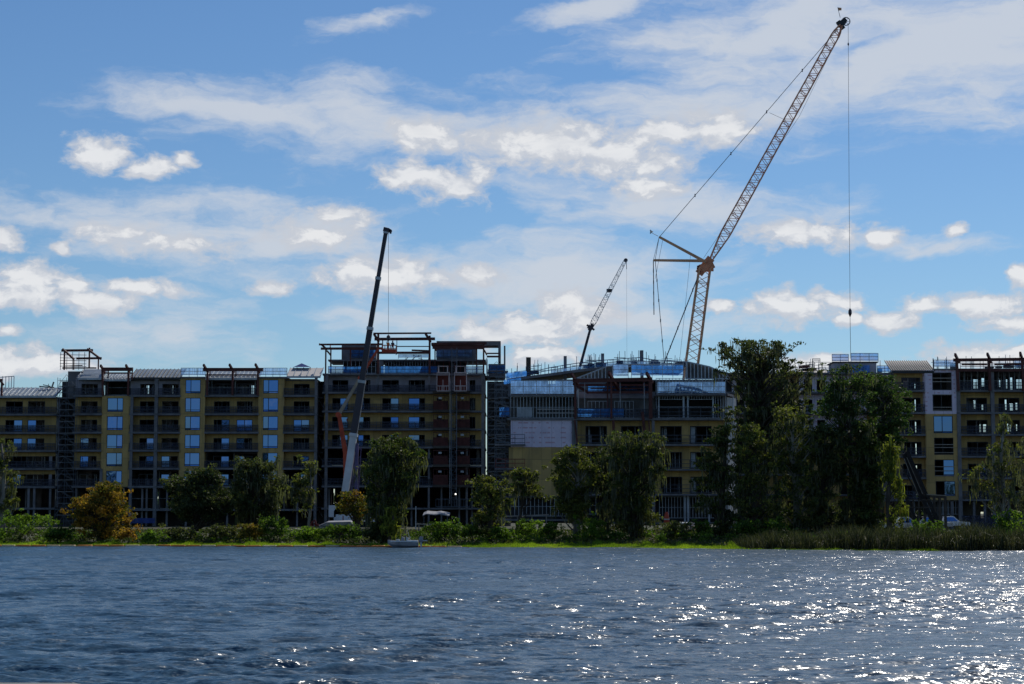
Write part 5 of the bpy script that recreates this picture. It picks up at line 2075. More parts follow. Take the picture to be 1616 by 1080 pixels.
def tree(name, label, Y, outline, trunk, kind, seed, n=40, per=95, size=.30, cr=(.7, 1.5), hue=.3, hue_var=.25, moss=0.0, bark=None, group='trees on the lake bank',
         leafless=0.0, trunk_r=.28, topbias=0.0, flat=.7, mossL=(.6, 1.8), depthf=.8, cat='tree', limbs=1.0, mosskind='moss', sub=4, hollow=.0):
    """outline: list of (photo row, left column, right column) of the crown; trunk: (x base, y base, x top, y top)"""
    rng = np.random.default_rng(seed)
    k = Y / FPX
    bx = P(trunk[0], 800, Y).x
    bz = float(ground_z(bx, Y))
    t = thing(name, label, cat, Vector((bx, Y, bz)), group)
    top = P(trunk[2], trunk[3], Y)
    rows = sorted(outline)
    n = int(n * 1.35)
    size = size * 1.1
    moss = min(1, moss * 1.05)
    yy = np.array([r[0] for r in rows]); xl = np.array([r[1] for r in rows]); xr = np.array([r[2] for r in rows])
    w = np.maximum(np.interp(np.linspace(yy[0], yy[-1], 60), yy, xr - xl), 1)
    pr = w / w.sum()
    rr = np.linspace(yy[0], yy[-1], 60)
    wy = np.arange(yy[0] - 8, yy[-1] + 16, 9.0)
    wob = rng.uniform(.72, 1.22, (2, len(wy))) if cat == 'tree' else np.ones((2, len(wy)))
    clumps = []
    tries = 0
    while len(clumps) < n and tries < n * 20:
        tries += 1
        py = rng.choice(rr, p=pr) + rng.uniform(-2, 2)
        a, b = np.interp(py, yy, xl), np.interp(py, yy, xr)
        wl, wr = np.interp(py, wy, wob[0]), np.interp(py, wy, wob[1])
        mid_, hf = (a + b) / 2, (b - a) / 2
        a, b = mid_ - hf * wl, mid_ + hf * wr
        u = rng.uniform(-1, 1)
        half = (b - a) / 2 * k
        r = rng.uniform(*cr) * (0.65 if abs(u) > .7 else 1)
        r = min(r, max(.35, half * .8))
        px = (a + b) / 2 + u * max(0, (b - a) / 2 - r / k * .25)
        dep = math.sqrt(max(0, 1 - u * u)) * half * depthf * rng.uniform(-1, 1)
        py2 = min(max(py, yy[0] + r / k * .5), yy[-1])
        if hollow and rng.uniform() < hollow and abs(u) < .6 and py > yy[0] + (yy[-1] - yy[0]) * .3:
            continue
        if rng.uniform() < .16:
            r = rng.uniform(.28, .5)
            px += np.sign(u) * rng.uniform(.1, .8) / k * (abs(u) > .4)
            py2 -= rng.uniform(0, .7) / k
        c = P(px, py2, Y)
        clumps.append(((c.x, Y + dep, max(c.z, bz + .4)), r, rng.normal(0, hue_var * .4)))
    cl = [c for c in clumps if rng.uniform() >= leafless]
    V, F, T = clump_leaves(rng, cl, per, size, hue, hue_var, flat, sub=sub)
    crown = np_mesh('crown', V, F, LEAF[kind], t, tint=T, smooth=False)
    # trunk and limbs
    tb = MB()
    prnd = random.Random(seed)
    tp = [Vector((bx, Y, bz - .2)), Vector((bx, Y, bz)).lerp(top, .35) + Vector((prnd.uniform(-.3, .3), prnd.uniform(-.3, .3), 0)), Vector((bx, Y, bz)).lerp(top, .7) + Vector((prnd.uniform(-.3, .3), 0, 0)), top]
    tb.tube(tp, [trunk_r * 1.35, trunk_r, trunk_r * .7, trunk_r * .3], 9)
    order = sorted(range(len(clumps)), key=lambda i: -clumps[i][1])
    for i in order[:int(len(order) * .6 * limbs) + 2]:
        c = Vector(clumps[i][0])
        # leave the trunk somewhat below the clump
        zt = min(max(bz + .8, c.z - abs(c.x - bx) * .8 - .8), top.z)
        s_ = (zt - bz) / max(.1, top.z - bz)
        if s_ < .35: a = tp[0].lerp(tp[1], s_ / .35)
        elif s_ < .7: a = tp[1].lerp(tp[2], (s_ - .35) / .35)
        else: a = tp[2].lerp(tp[3], (s_ - .7) / .3)
        limb(tb, a, c, trunk_r * .34 * (1.1 - s_ * .6), .02, prnd)
    obj('trunk', tb, bark or M_BARK, t, smooth=True)
    if moss > 0:
        C, L = [], []
        for (c, r, _) in clumps:
            if rng.uniform() > moss: continue
            m = rng.integers(6, 20)
            C.append(np.asarray(c) + rng.normal(0, 1, (m, 3)) * np.array([r * .45, r * .45, r * .25]))
            L.append(rng.uniform(*mossL, m) * rng.uniform(.35, .9))
        if C:
            C = np.concatenate(C); L = np.concatenate(L)
            L = np.minimum(L, np.maximum(.3, C[:, 2] - bz - .2))
            V, F = strands(rng, C, L, .05)
            n_ = len(C)
            T = np.repeat(np.stack([rng.uniform(0, 1, n_), rng.uniform(.2, .8, n_), np.zeros(n_), np.ones(n_)], 1), 6, 0)
            np_mesh('moss_fronds', V, F, LEAF[mosskind], t, tint=T, smooth=False)
    return t


T_ = tree
T_('cypress_tree', 'yellow-green mossy cypress cut by the left photo edge', 205, [(690, -30, 8), (705, -40, 24), (725, -44, 18), (745, -46, 30), (765, -46, 14), (785, -42, 26), (803, -34, 12)], (5, 840, 2, 700), 'cypress', 101, n=60, per=120, hue=.35, moss=.7, cr=(.5, 1.1), bark=M_BARKP)
T_('cypress_tree', 'round rust-orange cypress standing low on the bank', 192, [(762, 162, 176), (772, 145, 186), (785, 124, 198), (800, 110, 206), (820, 112, 208), (838, 118, 205), (848, 130, 200)], (160, 850, 165, 775), 'rust', 102, n=125, per=190, size=.24, hue=.34, hue_var=.5, cr=(.5, 1.0), moss=.0)
T_('live_oak', 'broad dark live oak right of the rust-orange cypress', 196, [(739, 312, 330), (747, 292, 350), (760, 272, 362), (780, 264, 374), (800, 262, 380), (815, 270, 376)], (300, 850, 318, 760), 'oak', 103, n=95, per=190, hue=.35, cr=(.6, 1.3), trunk_r=.3, size=.26)
T_('live_oak', 'dark live oak draped in grey moss left of the slim leaning tree', 200, [(722, 368, 408), (735, 366, 440), (755, 370, 450), (775, 368, 452), (800, 365, 448), (815, 372, 440)], (384, 852, 398, 740), 'oak', 104, n=85, per=150, hue=.45, cr=(.6, 1.2), moss=.75, trunk_r=.34, mossL=(.6, 2.4), size=.26)
T_('slim_tree', 'slim leaning tree with pale trunk and yellow-green tufts', 196, [(727, 484, 498), (742, 468, 499), (760, 455, 497), (775, 452, 496), (790, 460, 494), (805, 470, 488)], (484, 850, 490, 740), 'cypress', 105, n=32, per=120, hue=.6, cr=(.4, .75), moss=.5, bark=M_BARKP, trunk_r=.14)
T_('cypress_tree', 'small cypress with orange-tipped top at the foot of the white crane boom', 199, [(775, 535, 572), (782, 532, 582), (795, 533, 585), (812, 538, 590), (822, 545, 590)], (562, 850, 560, 785), 'rust', 106, n=38, per=150, hue=.0, hue_var=.5, cr=(.45, .9), size=.24)
T_('cypress_tree', 'large dark cypress hung with long moss behind the moored boat', 189, [(690, 612, 640), (700, 588, 662), (720, 574, 672), (745, 570, 664), (770, 572, 652), (800, 574, 640), (830, 580, 634), (848, 586, 630)], (607, 852, 618, 705), 'cypress', 107, n=120, per=150, hue=.2, cr=(.6, 1.2), moss=.65, trunk_r=.36, mossL=(.8, 2.6), size=.26)
T_('sunlit_moss_column', 'column of hanging moss coloured as sunlit beside the moored boat', 186, [(796, 612, 622), (810, 610, 626), (830, 609, 625), (845, 608, 622)], (617, 852, 617, 800), 'mossy', 108, n=14, per=170, hue=.6, cr=(.35, .6), moss=.9, mosskind='mossy', trunk_r=.15)  # hanging moss as its own object, sunlight put into its yellow-green
T_('cypress_tree', 'compact yellow-green cypress in front of the hoist block corner', 187, [(751, 752, 775), (762, 742, 805), (780, 738, 808), (800, 742, 806), (820, 748, 800), (842, 755, 796)], (775, 852, 776, 765), 'cypress', 109, n=75, per=170, hue=.5, hue_var=.55, cr=(.45, .95), moss=.15, size=.24)
T_('cypress_tree', 'sparse mossy tree with drooping tufts against the blank yellow wall', 196, [(738, 818, 834), (748, 802, 850), (762, 798, 856), (778, 812, 856), (788, 836, 856)], (812, 850, 828, 750), 'cypress', 110, n=30, per=130, hue=.45, cr=(.4, .8), moss=.8, trunk_r=.14)
T_('cypress_tree', 'full green cypress with pale trunk right of the blank yellow wall', 191, [(699, 898, 918), (712, 885, 932), (730, 870, 942), (750, 868, 946), (775, 870, 940), (800, 874, 932), (820, 882, 926)], (909, 852, 908, 710), 'cypress', 111, n=100, per=150, hue=.35, cr=(.5, 1.1), moss=.35, bark=M_BARKP, trunk_r=.3, size=.26)
T_('cypress_tree', 'wide mossy cypress thicket with ragged top below the red pergola', 190, [(680, 975, 1030), (692, 955, 1046), (715, 953, 1048), (745, 950, 1048), (775, 955, 1042), (805, 958, 1040), (838, 960, 1034)], (1000, 852, 1003, 695), 'cypress', 112, n=150, per=135, hue=.25, cr=(.5, 1.1), moss=.8, trunk_r=.34, mossL=(.6, 2.4), size=.26)
T_('cypress_tree', 'dark slender cypress stub at the left side of the mossy thicket', 193, [(705, 940, 958), (725, 936, 966), (750, 940, 970), (790, 945, 965), (830, 948, 966)], (955, 852, 955, 715), 'oak', 113, n=30, per=120, hue=.3, cr=(.5, .8), moss=.5, trunk_r=.16)
T_('cypress_tree', 'open cypress with tiered branches left of the giant oak', 188, [(668, 1130, 1160), (690, 1112, 1170), (715, 1105, 1172), (740, 1096, 1168), (765, 1095, 1166), (790, 1098, 1166), (820, 1104, 1168), (845, 1108, 1166)], (1140, 852, 1143, 680), 'cypress', 114, n=95, per=135, hue=.15, hue_var=.35, cr=(.5, 1.1), moss=.45, flat=.5, size=.26)
T_('live_oak', 'giant flat-topped oak towering above the roofs beside the lattice crane', 196,
   [(537, 1150, 1222), (546, 1128, 1252), (556, 1112, 1268), (570, 1116, 1276), (586, 1128, 1286), (602, 1144, 1288), (620, 1158, 1288), (640, 1164, 1284), (660, 1168, 1280), (685, 1172, 1272), (705, 1176, 1262)],
   (1196, 850, 1200, 570), 'oak', 115, n=215, per=150, hue=.4, cr=(.4, .95), moss=.5, trunk_r=.5, mossL=(.6, 2.4), flat=.55, size=.25, limbs=1.5, hollow=.3)
T_('live_oak', 'dark low limb tree spreading left from the giant oak', 198, [(640, 1150, 1172), (655, 1134, 1240), (668, 1134, 1250), (680, 1170, 1240), (690, 1190, 1230)], (1205, 850, 1196, 665), 'oak', 116, n=34, per=120, hue=.25, cr=(.5, .9), moss=.35, trunk_r=.2, flat=.5)
T_('cypress_tree', 'yellow-green cypress directly under the giant oak', 186, [(668, 1170, 1195), (685, 1160, 1215), (710, 1152, 1226), (740, 1150, 1230), (775, 1152, 1236), (810, 1155, 1240), (845, 1160, 1240)], (1190, 852, 1188, 690), 'cypress', 117, n=130, per=125, hue=.35, hue_var=.5, cr=(.5, 1.0), moss=.4, trunk_r=.26, size=.25)
T_('cypress_tree', 'pale-trunked cypress between the giant oak and the pine', 188, [(640, 1225, 1262), (660, 1218, 1275), (690, 1220, 1285), (725, 1225, 1288), (760, 1230, 1290), (800, 1232, 1290), (840, 1236, 1290)], (1256, 852, 1252, 655), 'cypress', 118, n=110, per=110, hue=.25, cr=(.5, 1.05), moss=.6, trunk_r=.3, bark=M_BARKP, size=.26)
T_('pine_tree', 'green pine with forked limbs below the railed lift head', 192, [(576, 1322, 1358), (590, 1300, 1376), (605, 1286, 1384), (625, 1284, 1380), (645, 1284, 1374), (670, 1288, 1360), (690, 1290, 1350), (720, 1300, 1350)], (1340, 852, 1338, 600), 'pine', 119, n=95, per=110, hue=.35, cr=(.5, 1.05), moss=.3, trunk_r=.3, size=.26, limbs=1.3, hollow=.2)
T_('pine_tree', 'dense blue-green pine crown beside the right-hand block', 195, [(592, 1372, 1418), (604, 1362, 1434), (625, 1358, 1440), (650, 1356, 1440), (675, 1360, 1436), (700, 1362, 1426), (725, 1366, 1420)], (1385, 852, 1392, 610), 'pine', 120, n=110, per=140, hue=.3, cr=(.55, 1.1), moss=.2, trunk_r=.28, size=.26)
T_('cypress_tree', 'dark bushy tree filling the gap left of the pine trunk', 190, [(672, 1272, 1320), (695, 1268, 1335), (730, 1270, 1338), (770, 1274, 1338), (810, 1278, 1340), (845, 1280, 1345)], (1300, 852, 1302, 690), 'oak', 121, n=115, per=130, hue=.45, cr=(.55, 1.1), moss=.45, trunk_r=.24)
T_('cypress_tree', 'dark bushy tree with olive tips right of the pine trunk', 189, [(665, 1345, 1372), (690, 1342, 1388), (730, 1344, 1392), (770, 1344, 1394), (810, 1342, 1396), (845, 1345, 1400)], (1366, 852, 1366, 680), 'cypress', 122, n=125, per=130, hue=.1, cr=(.55, 1.1), moss=.4, trunk_r=.24)
T_('vine_covered_tree', 'narrow vine-covered tree glowing yellow-green beside the inclined black ramp', 184, [(690, 1396, 1412), (705, 1394, 1418), (725, 1392, 1420), (750, 1394, 1418), (775, 1396, 1426), (800, 1398, 1430), (818, 1400, 1424), (845, 1400, 1420)], (1404, 852, 1405, 700), 'mossy', 123, n=52, per=125, hue=.3, hue_var=.4, cr=(.4, .8), moss=.5, mosskind='mossy', trunk_r=.22, size=.24)
T_('cypress_tree', 'sparse grey mossy cypress near the right photo edge', 186, [(652, 1578, 1592), (675, 1572, 1596), (700, 1570, 1600), (722, 1555, 1606), (740, 1530, 1604), (760, 1524, 1600), (785, 1545, 1602), (805, 1565, 1600)], (1576, 845, 1585, 665), 'cypress', 124, n=70, per=75, hue=.45, cr=(.4, .8), moss=.8, trunk_r=.22, bark=M_BARKP, leafless=.15, size=.25)
T_('slim_tree', 'thin bare tree with hanging moss cut by the right photo edge', 190, [(690, 1604, 1622), (730, 1606, 1640), (770, 1604, 1640), (800, 1606, 1636)], (1618, 845, 1614, 700), 'moss', 125, n=22, per=70, hue=.4, cr=(.4, .8), moss=.8, trunk_r=.12)

# shrubs along the bank
SHR = [  # label, px centre, half width, top row, Y, kind, hue
    ('bright green willow thicket at the left photo edge', 40, 58, 811, 194, 'bright', .85),
    ('yellow-green shrub left of the rust-orange cypress', 92, 26, 832, 190, 'bright', .2),
    ('orange-tipped low shrub right of the rust-orange cypress', 200, 14, 832, 189, 'rust', .7),
    ('small lone lime shrub on the grass strip', 237, 12, 837, 188, 'bright', .7),
    ('dark shrub under the left side of the broad live oak', 285, 26, 832, 190, 'oak', .6),
    ('dark shrub under the right side of the broad live oak', 345, 30, 828, 191, 'oak', .5),
    ('brown-green shrub at the mossy oak trunk', 395, 24, 826, 190, 'rust', .15),
    ('lush bright green shrub right of the mossy oak trunk', 432, 26, 814, 191, 'bright', .5),
    ('tan-green grassy shrub below the slim leaning tree', 486, 34, 832, 189, 'bright', .6),
    ('green shrub in front of the white tarped pile', 540, 34, 828, 189, 'bright', .3),
    ('dark shrub at the foot of the large mossy cypress', 592, 20, 832, 188, 'oak', .4),
    ('bright green hedge right of the moored boat', 700, 36, 822, 188, 'bright', .45),
    ('dark green shrub left of the compact yellow-green cypress', 745, 18, 826, 187, 'bright', .1),
    ('yellow-green shrub at the foot of the compact yellow-green cypress', 790, 16, 830, 185, 'bright', .55),
    ('bright shrub under the blank yellow wall', 832, 22, 822, 190, 'bright', .6),
    ('bright leafy shrub left of the pale cypress trunk', 868, 16, 824, 189, 'bright', .55),
    ('rounded bright green shrub right of the pale cypress trunk', 936, 22, 813, 188, 'bright', .7),
    ('dark shrub below the open balconies', 1062, 26, 822, 186, 'oak', .5),
    ('small lime shrub left of the open cypress', 1108, 14, 818, 185, 'bright', .4),
    ('green shrub between the mossy trunks', 1175, 18, 820, 182, 'bright', .25),
    ('low green shrub at the giant oak trunk', 1215, 22, 822, 181, 'bright', .2),
    ('lime shrub below the inclined black ramp', 1462, 30, 822, 178, 'bright', .4),
    ('bright fan-leaved shrub near the right photo edge', 1592, 24, 802, 182, 'bright', .8),
]
for i, (lab, px, hw, ty, Y, kd, hue) in enumerate(SHR):
    T_('shrub', lab, Y, [(ty + 2, px - hw * .45, px + hw * .45), (ty + 7, px - hw * .8, px + hw * .8), (ty + 16, px - hw, px + hw), (845, px - hw, px + hw)], (px, 848, px, ty + 8), kd, 300 + i,
       n=int(8 + hw * .75), per=210, size=.22, cr=(.35, .75), hue=hue, hue_var=.3, trunk_r=.05, group='shrubs along the bank', cat='shrub', flat=.8)


def scatter_stuff():
    rng = np.random.default_rng(77)
    # grass strip at the waterline, a mat of short blades
    def blades(n, X, Y, h, w, lean=.35):
        z = np.maximum(ground_z(X, Y), -.05)
        ang = rng.uniform(0, 6.28, n)
        s = np.stack([np.cos(ang), np.sin(ang), np.zeros(n)], 1) * w * rng.uniform(.6, 1.4, (n, 1))
        base = np.stack([X, Y, z - .03], 1)
        tip = base + np.stack([rng.normal(0, lean, n) * h, rng.normal(0, lean, n) * h, h], 1)
        V = np.stack([base - s, base + s, tip], 1).reshape(-1, 3)
        return V, np.arange(n * 3).reshape(-1, 3)
    n = 120000
    px = rng.uniform(-260, 1480, n)
    d = rng.uniform(0, 1, n) ** .8
    depth = np.interp(px, [-260, 350, 620, 730, 1160, 1250, 1480], [6.5, 6.5, 4.0, 8, 8, 5, 3])
    Y0 = np.interp(px, [p for p, _ in YB_PX], [y for _, y in YB_PX])
    X = (px - CX) / FPX * Y0
    Y = shore(X) + .2 + d * depth
    h = .14 + .26 * d * rng.uniform(.4, 1.3, n) * np.interp(px, [-200, 500, 730, 1200, 1480], [1, .9, 1.2, 1.1, .7])
    lump = .6 + .5 * np.sin(X * 1.3) * np.sin(X * .37 + 1) + .25 * np.sin(X * 4.1)
    h = h * np.clip(lump, .45, 1.4)
    keep = ~((px > 560) & (px < 725) & (rng.uniform(0, 1, n) < .85))
    V, F = blades(n, X, Y, h, .035)
    V = V.reshape(-1, 9)[keep].reshape(-1, 3)
    n2 = keep.sum()
    F = np.arange(n2 * 3).reshape(-1, 3)
    hu = np.clip(rng.normal(.45, .2, n) + .25 * np.sin(X * .5), 0, 1)[keep]
    T = np.repeat(np.stack([hu, rng.uniform(.25, .8, n2), np.zeros(n2), np.ones(n2)], 1), 3, 0)
    np_mesh('grass', V, F, LEAF['grass'], kind='stuff', tint=T, smooth=False)
    # weeds between the shrubs
    cl = []
    for px in np.arange(-240, 1640, 4.2):
        if rng.uniform() < .35 + .3 * math.sin(px * .045):
            continue
        px = px + rng.uniform(-3, 3)
        Yc = np.interp(px, [p for p, _ in YB_PX], [y for _, y in YB_PX]) + rng.uniform(8, 18)
        Xc = (px - CX) / FPX * Yc
        hgt = np.interp(px, [-200, 100, 260, 520, 640, 760, 1000, 1180, 1620], [.8, .8, .5, .9, .7, 1.0, 1.0, .8, 1.2]) * rng.uniform(.35, 1.5)
        cl.append(((Xc, Yc, float(ground_z(Xc, Yc)) + hgt * .5), rng.uniform(.6, 1.0), rng.normal(0, .3)))
    V, F, T = clump_leaves(rng, cl, 190, .22, .25, .6, .6)
    V[:, 2] = np.maximum(V[:, 2], .12)
    np_mesh('undergrowth', V, F, LEAF['bright'], kind='stuff', tint=T, smooth=False)
    # far woods behind the building site
    cl = []
    for x in np.arange(-270, 270, 4.0):
        for q in range(4):
            yy = 640 + rng.uniform(-30, 60)
            cl.append(((x + rng.uniform(-3, 3), yy, 1 + rng.uniform(0, 8) + 2.5 * math.sin(x * .05)), rng.uniform(2.2, 4.2), rng.normal(0, .3)))
    for x in np.arange(-420, 420, 7.0):
        for q in range(3):
            cl.append(((x + rng.uniform(-3, 3), -270 + rng.uniform(-25, 25), rng.uniform(1, 13) + 5 * math.sin(x * .045) + 3 * math.sin(x * .17)), rng.uniform(3, 5), rng.normal(0, .3)))
    V, F, T = clump_leaves(rng, cl, 26, 1.3, .4, .4, .8)
    V[:, 2] = np.maximum(V[:, 2], .9)
    np_mesh('far_woods', V, F, LEAF['far'], kind='stuff', tint=T, smooth=False)
    # dark litter layer of low leaves
    n = 30000
    px = rng.uniform(-260, 1640, n)
    Y0 = np.interp(px, [p for p, _ in YB_PX], [y for _, y in YB_PX])
    X = (px - CX) / FPX * Y0
    Y = shore(X) + rng.uniform(5, 34, n)
    C = np.stack([X, Y, ground_z(X, Y) + rng.uniform(0, .35, n)], 1)
    T = np.stack([rng.uniform(0, 1, n), rng.uniform(.1, .7, n), np.zeros(n), np.ones(n)], 1)
    V, F, T = leaves(rng, C, .3, T)
    np_mesh('ground_cover', V, F, LEAF['oak'], kind='stuff', tint=T, smooth=False)
    # reeds on the right
    n = 17000
    px = rng.uniform(1170, 1720, n)
    Y0 = np.interp(px, [p for p, _ in YB_PX], [y for _, y in YB_PX])
    X = (px - CX) / FPX * Y0
    Y = shore(X) + 1.2 + rng.uniform(0, 7, n)
    z = np.maximum(ground_z(X, Y), -.1)
    h = (rng.uniform(.35, 2.0, n) + .35 * np.sin(X * .9) * np.sin(X * .23 + 2) + .25 * np.sin(X * 2.7 + 1) + .2 * np.sin(X * 5.3)) * np.interp(px, [1170, 1260, 1400, 1720], [.45, .85, 1, 1.05])
    ang = rng.uniform(0, 6.28, n)
    s = np.stack([np.cos(ang), np.sin(ang), np.zeros(n)], 1) * .022
    base = np.stack([X, Y, z - .05], 1)
    ln = rng.normal(0, .22, (n, 2))
    mid = base + np.stack([ln[:, 0] * h * .4, ln[:, 1] * h * .4, h * .65], 1)
    brk = (rng.uniform(0, 1, n) < .3)
    tipz = np.where(brk, h * rng.uniform(.35, .7, n), h)
    tipx = np.where(brk, ln[:, 0] * h * 2.2, ln[:, 0] * h)
    tip = base + np.stack([tipx, ln[:, 1] * h, tipz], 1)
    V = np.stack([base - s, base + s, mid + s, mid - s, tip + s * .3, tip - s * .3], 1).reshape(-1, 3)
    i = np.arange(n)[:, None] * 6
    F = np.concatenate([i + np.array([[0, 1, 2, 3]]), i + np.array([[3, 2, 4, 5]])])
    T = np.repeat(np.stack([rng.uniform(0, 1, n) ** 4, rng.uniform(.1, .95, n), np.zeros(n), np.ones(n)], 1), 6, 0)
    np_mesh('reeds', V, F, LEAF['reed'], kind='stuff', tint=T, smooth=False)


scatter_stuff()

# ------------------------------------------------------------------ things on the bank


def on_water(px, Y):
    return (px - CX) / FPX * Y


def float_boom():
    """orange containment boom floating along the bank, left part of the shore"""
    rng = random.Random(5)
    pts = []
    for px in np.arange(-60, 742, 3.0):
        Y0 = float(np.interp(px, [p for p, _ in YB_PX], [y for _, y in YB_PX]))
        X = on_water(px, Y0)
        Y = float(shore(X)) - .9 - .25 * math.sin(px * .021) + rng.uniform(-.05, .05)
        pts.append(Vector((X, Y, .06)))
    c = pts[len(pts) // 2]
    t = thing('containment_boom', 'orange containment boom floating along the left and middle bank', 'floating boom', Vector((c.x, c.y, 0)))
    sk = MB()
    for a, b in zip(pts[:-1], pts[1:]):
        sk.quad(a + Vector((0, 0, .04)), b + Vector((0, 0, .04)), b + Vector((0, 0, -.22)), a + Vector((0, 0, -.22)))
    obj('skirt', sk, M_ORANGE, t)
    k = 0
    pale = mat("pale_float", (0.62, 0.45, 0.26), .6, .3, .8)
    while k < len(pts) - 9:
        n = 8
        seg = pts[k:k + n]
        fb = MB()
        fb.tube([seg[0]] + seg + [seg[-1]], [.03] + [.11] * n + [.03], 7)
        obj('float', fb, M_ORANGE if rng.random() < .62 else pale, t, smooth=True)
        k += n
    return t


float_boom()


def loft(mb, secs, close=True):
    n = len(secs[0])
    i0 = len(mb.v)
    for s in secs:
        mb.v += [tuple(p) for p in s]
    for k in range(len(secs) - 1):
        for j in range(n - (0 if close else 1)):
            j2 = (j + 1) % n
            mb.f.append((i0 + k * n + j, i0 + k * n + j2, i0 + (k + 1) * n + j2, i0 + (k + 1) * n + j))
    mb.f.append(tuple(i0 + j for j in range(n)))
    e = i0 + (len(secs) - 1) * n
    mb.f.append(tuple(e + j for j in reversed(range(n))))


def boat():
    Y = 178.0
    k = Y / FPX
    x0, x1 = on_water(613, Y), on_water(661, Y)
    t = thing('motor_boat', 'small white motor boat moored by the bank under the mossy cypress', 'boat', Vector(((x0 + x1) / 2, Y, 0)))
    L = x1 - x0
    hull = MB()
    secs = []
    for u in np.linspace(0, 1, 11):
        w = .62 * min(1, (u * 2.4 + .05) ** .6)
        sheer = .62 - .14 * u + .10 * (1 - u) ** 2
        keel = -.12 + .45 * max(0, .25 - u) / .25
        x = x0 + L * u
        secs.append([(x, Y - w, sheer), (x, Y - w * .85, (sheer + keel) * .45), (x, Y, keel), (x, Y + w * .85, (sheer + keel) * .45), (x, Y + w, sheer)])
    loft(hull, secs)
    obj('hull', hull, mat("hull_paint", (.30, .30, .32), .4, .25, 1.2), t, smooth=False)
    dk = MB()
    dk.box(x0 + .1 * L, x1 - .02, Y - .66, Y - .60, .56, .63)
    dk.box(x0 + .1 * L, x1 - .02, Y + .60, Y + .66, .56, .63)
    dk.box(x0 + .64 * L, x1 - .05, Y - .6, Y + .6, .50, .68)
    obj('gunwale', dk, M_WHITE, t)
    cn = MB()
    cn.prism([(x0 + .42 * L, Y - .3, .5), (x0 + .56 * L, Y - .3, .5), (x0 + .54 * L, Y - .3, .95), (x0 + .46 * L, Y - .3, 1.02)], (0, .6, 0))
    obj('console', cn, mat("console_grey", (.25, .25, .28), .5, .2), t)
    st = MB()
    for u in (.28, .34):
        st.box(x0 + u * L, x0 + (u + .05) * L, Y - .45, Y + .45, .45, .78)
    st.box(x0 + .6 * L, x0 + .68 * L, Y - .35, Y + .35, .65, .95)
    obj('seat', st, M_STUD, t)
    an = MB()
    an.tube([(x0 + .74 * L, Y, .6), (x0 + .67 * L, Y, 1.35), (x0 + .63 * L, Y, 1.72)], [.03, .025, .015], 5)
    obj('pole', an, M_PALE, t)
    rg = MB()
    rg.tube([(x0 + .62 * L, Y + .1, .65), (x0 + .76 * L, Y + .1, 1.0)], .02, 5)
    obj('rod', rg, M_PALE, t)
    ob = MB()
    ob.prism([(x1 + .05, Y - .16, .55), (x1 + .42, Y - .16, .55), (x1 + .44, Y - .16, .98), (x1 + .16, Y - .16, 1.04), (x1 + .04, Y - .16, .85)], (0, .32, 0))
    m = obj('outboard_motor', ob, mat("motor_grey", (.20, .22, .26), .4, .2), t)
    lg = MB()
    lg.box(x1 + .18, x1 + .34, Y - .06, Y + .06, -.25, .55)
    lg.box(x1 + .36, x1 + .85, Y - .05, Y + .05, .60, .70)
    obj('motor_leg', lg, M_STUD, m)


boat()


def pickup(px, Y, label, m, L=5.4, face=1):
    xc = on_water(px, Y)
    z = float(ground_z(xc, Y))
    t = thing('pickup_truck', label, 'pickup truck', Vector((xc, Y, z)), None)
    x = lambda u: xc + face * (u - .5) * L
    body = MB()
    prof = [(0, .55), (0, 1.02), (.42, 1.02), (.42, 1.05), (.78, 1.08), (.97, 1.0), (1.0, .85), (1.0, .55)]
    body.prism([(x(u), Y - .92, z + h) for u, h in prof], (0, 1.84, 0))
    obj('body', body, m, t)
    cab = MB()
    cab.prism([(x(.40), Y - .80, z + 1.05), (x(.43), Y - .72, z + 1.72), (x(.62), Y - .72, z + 1.74), (x(.76), Y - .80, z + 1.07)], (0, 1.55, 0))
    obj('cab', cab, m, t)
    gl = MB()
    gl.prism([(x(.43), Y - .84, z + 1.1), (x(.45), Y - .77, z + 1.6), (x(.61), Y - .77, z + 1.62), (x(.71), Y - .84, z + 1.12)], (0, .03, 0))
    gl.quad((x(.765), Y - .68, z + 1.10), (x(.765), Y + .68, z + 1.10), (x(.635), Y + .62, z + 1.70), (x(.635), Y - .62, z + 1.70))
    obj('windscreen', gl, M_GLASS, t)
    for u in (.18, .82):
        for s_ in (-.85, .85):
            wb = MB()
            wb.cyl((x(u), Y + s_, z + .38), (0, 1, 0), .38, .24, 18)
            w_ = obj('wheel', wb, M_BLACK, t)
            rb = MB()
            rb.cyl((x(u), Y + s_ * 1.12, z + .38), (0, 1, 0), .2, .1, 12)
            obj('rim', rb, M_STUD, w_)
    for s_ in (-.7, .7):
        hb = MB()
        hb.box(x(.985), x(1.004), Y + s_ - .15, Y + s_ + .15, z + .78, z + .92)
        obj('headlight', hb, M_PALE, t)
    bp = MB()
    bp.box(x(-.01), x(.0), Y - .85, Y + .85, z + .5, z + .68)
    bp.box(x(1.0), x(1.015), Y - .85, Y + .85, z + .5, z + .70)
    obj('bumper', bp, M_STUD, t)


pickup(1421, 214, 'white pickup truck parked at the foot of the inclined black ramp', M_WHITE)
pickup(1463, 232, 'pale beige pickup truck parked behind the ramp deck legs', M_PALE, face=-1)
pickup(1492, 241, 'white pickup truck parked at the right end of the ramp deck', M_WHITE)


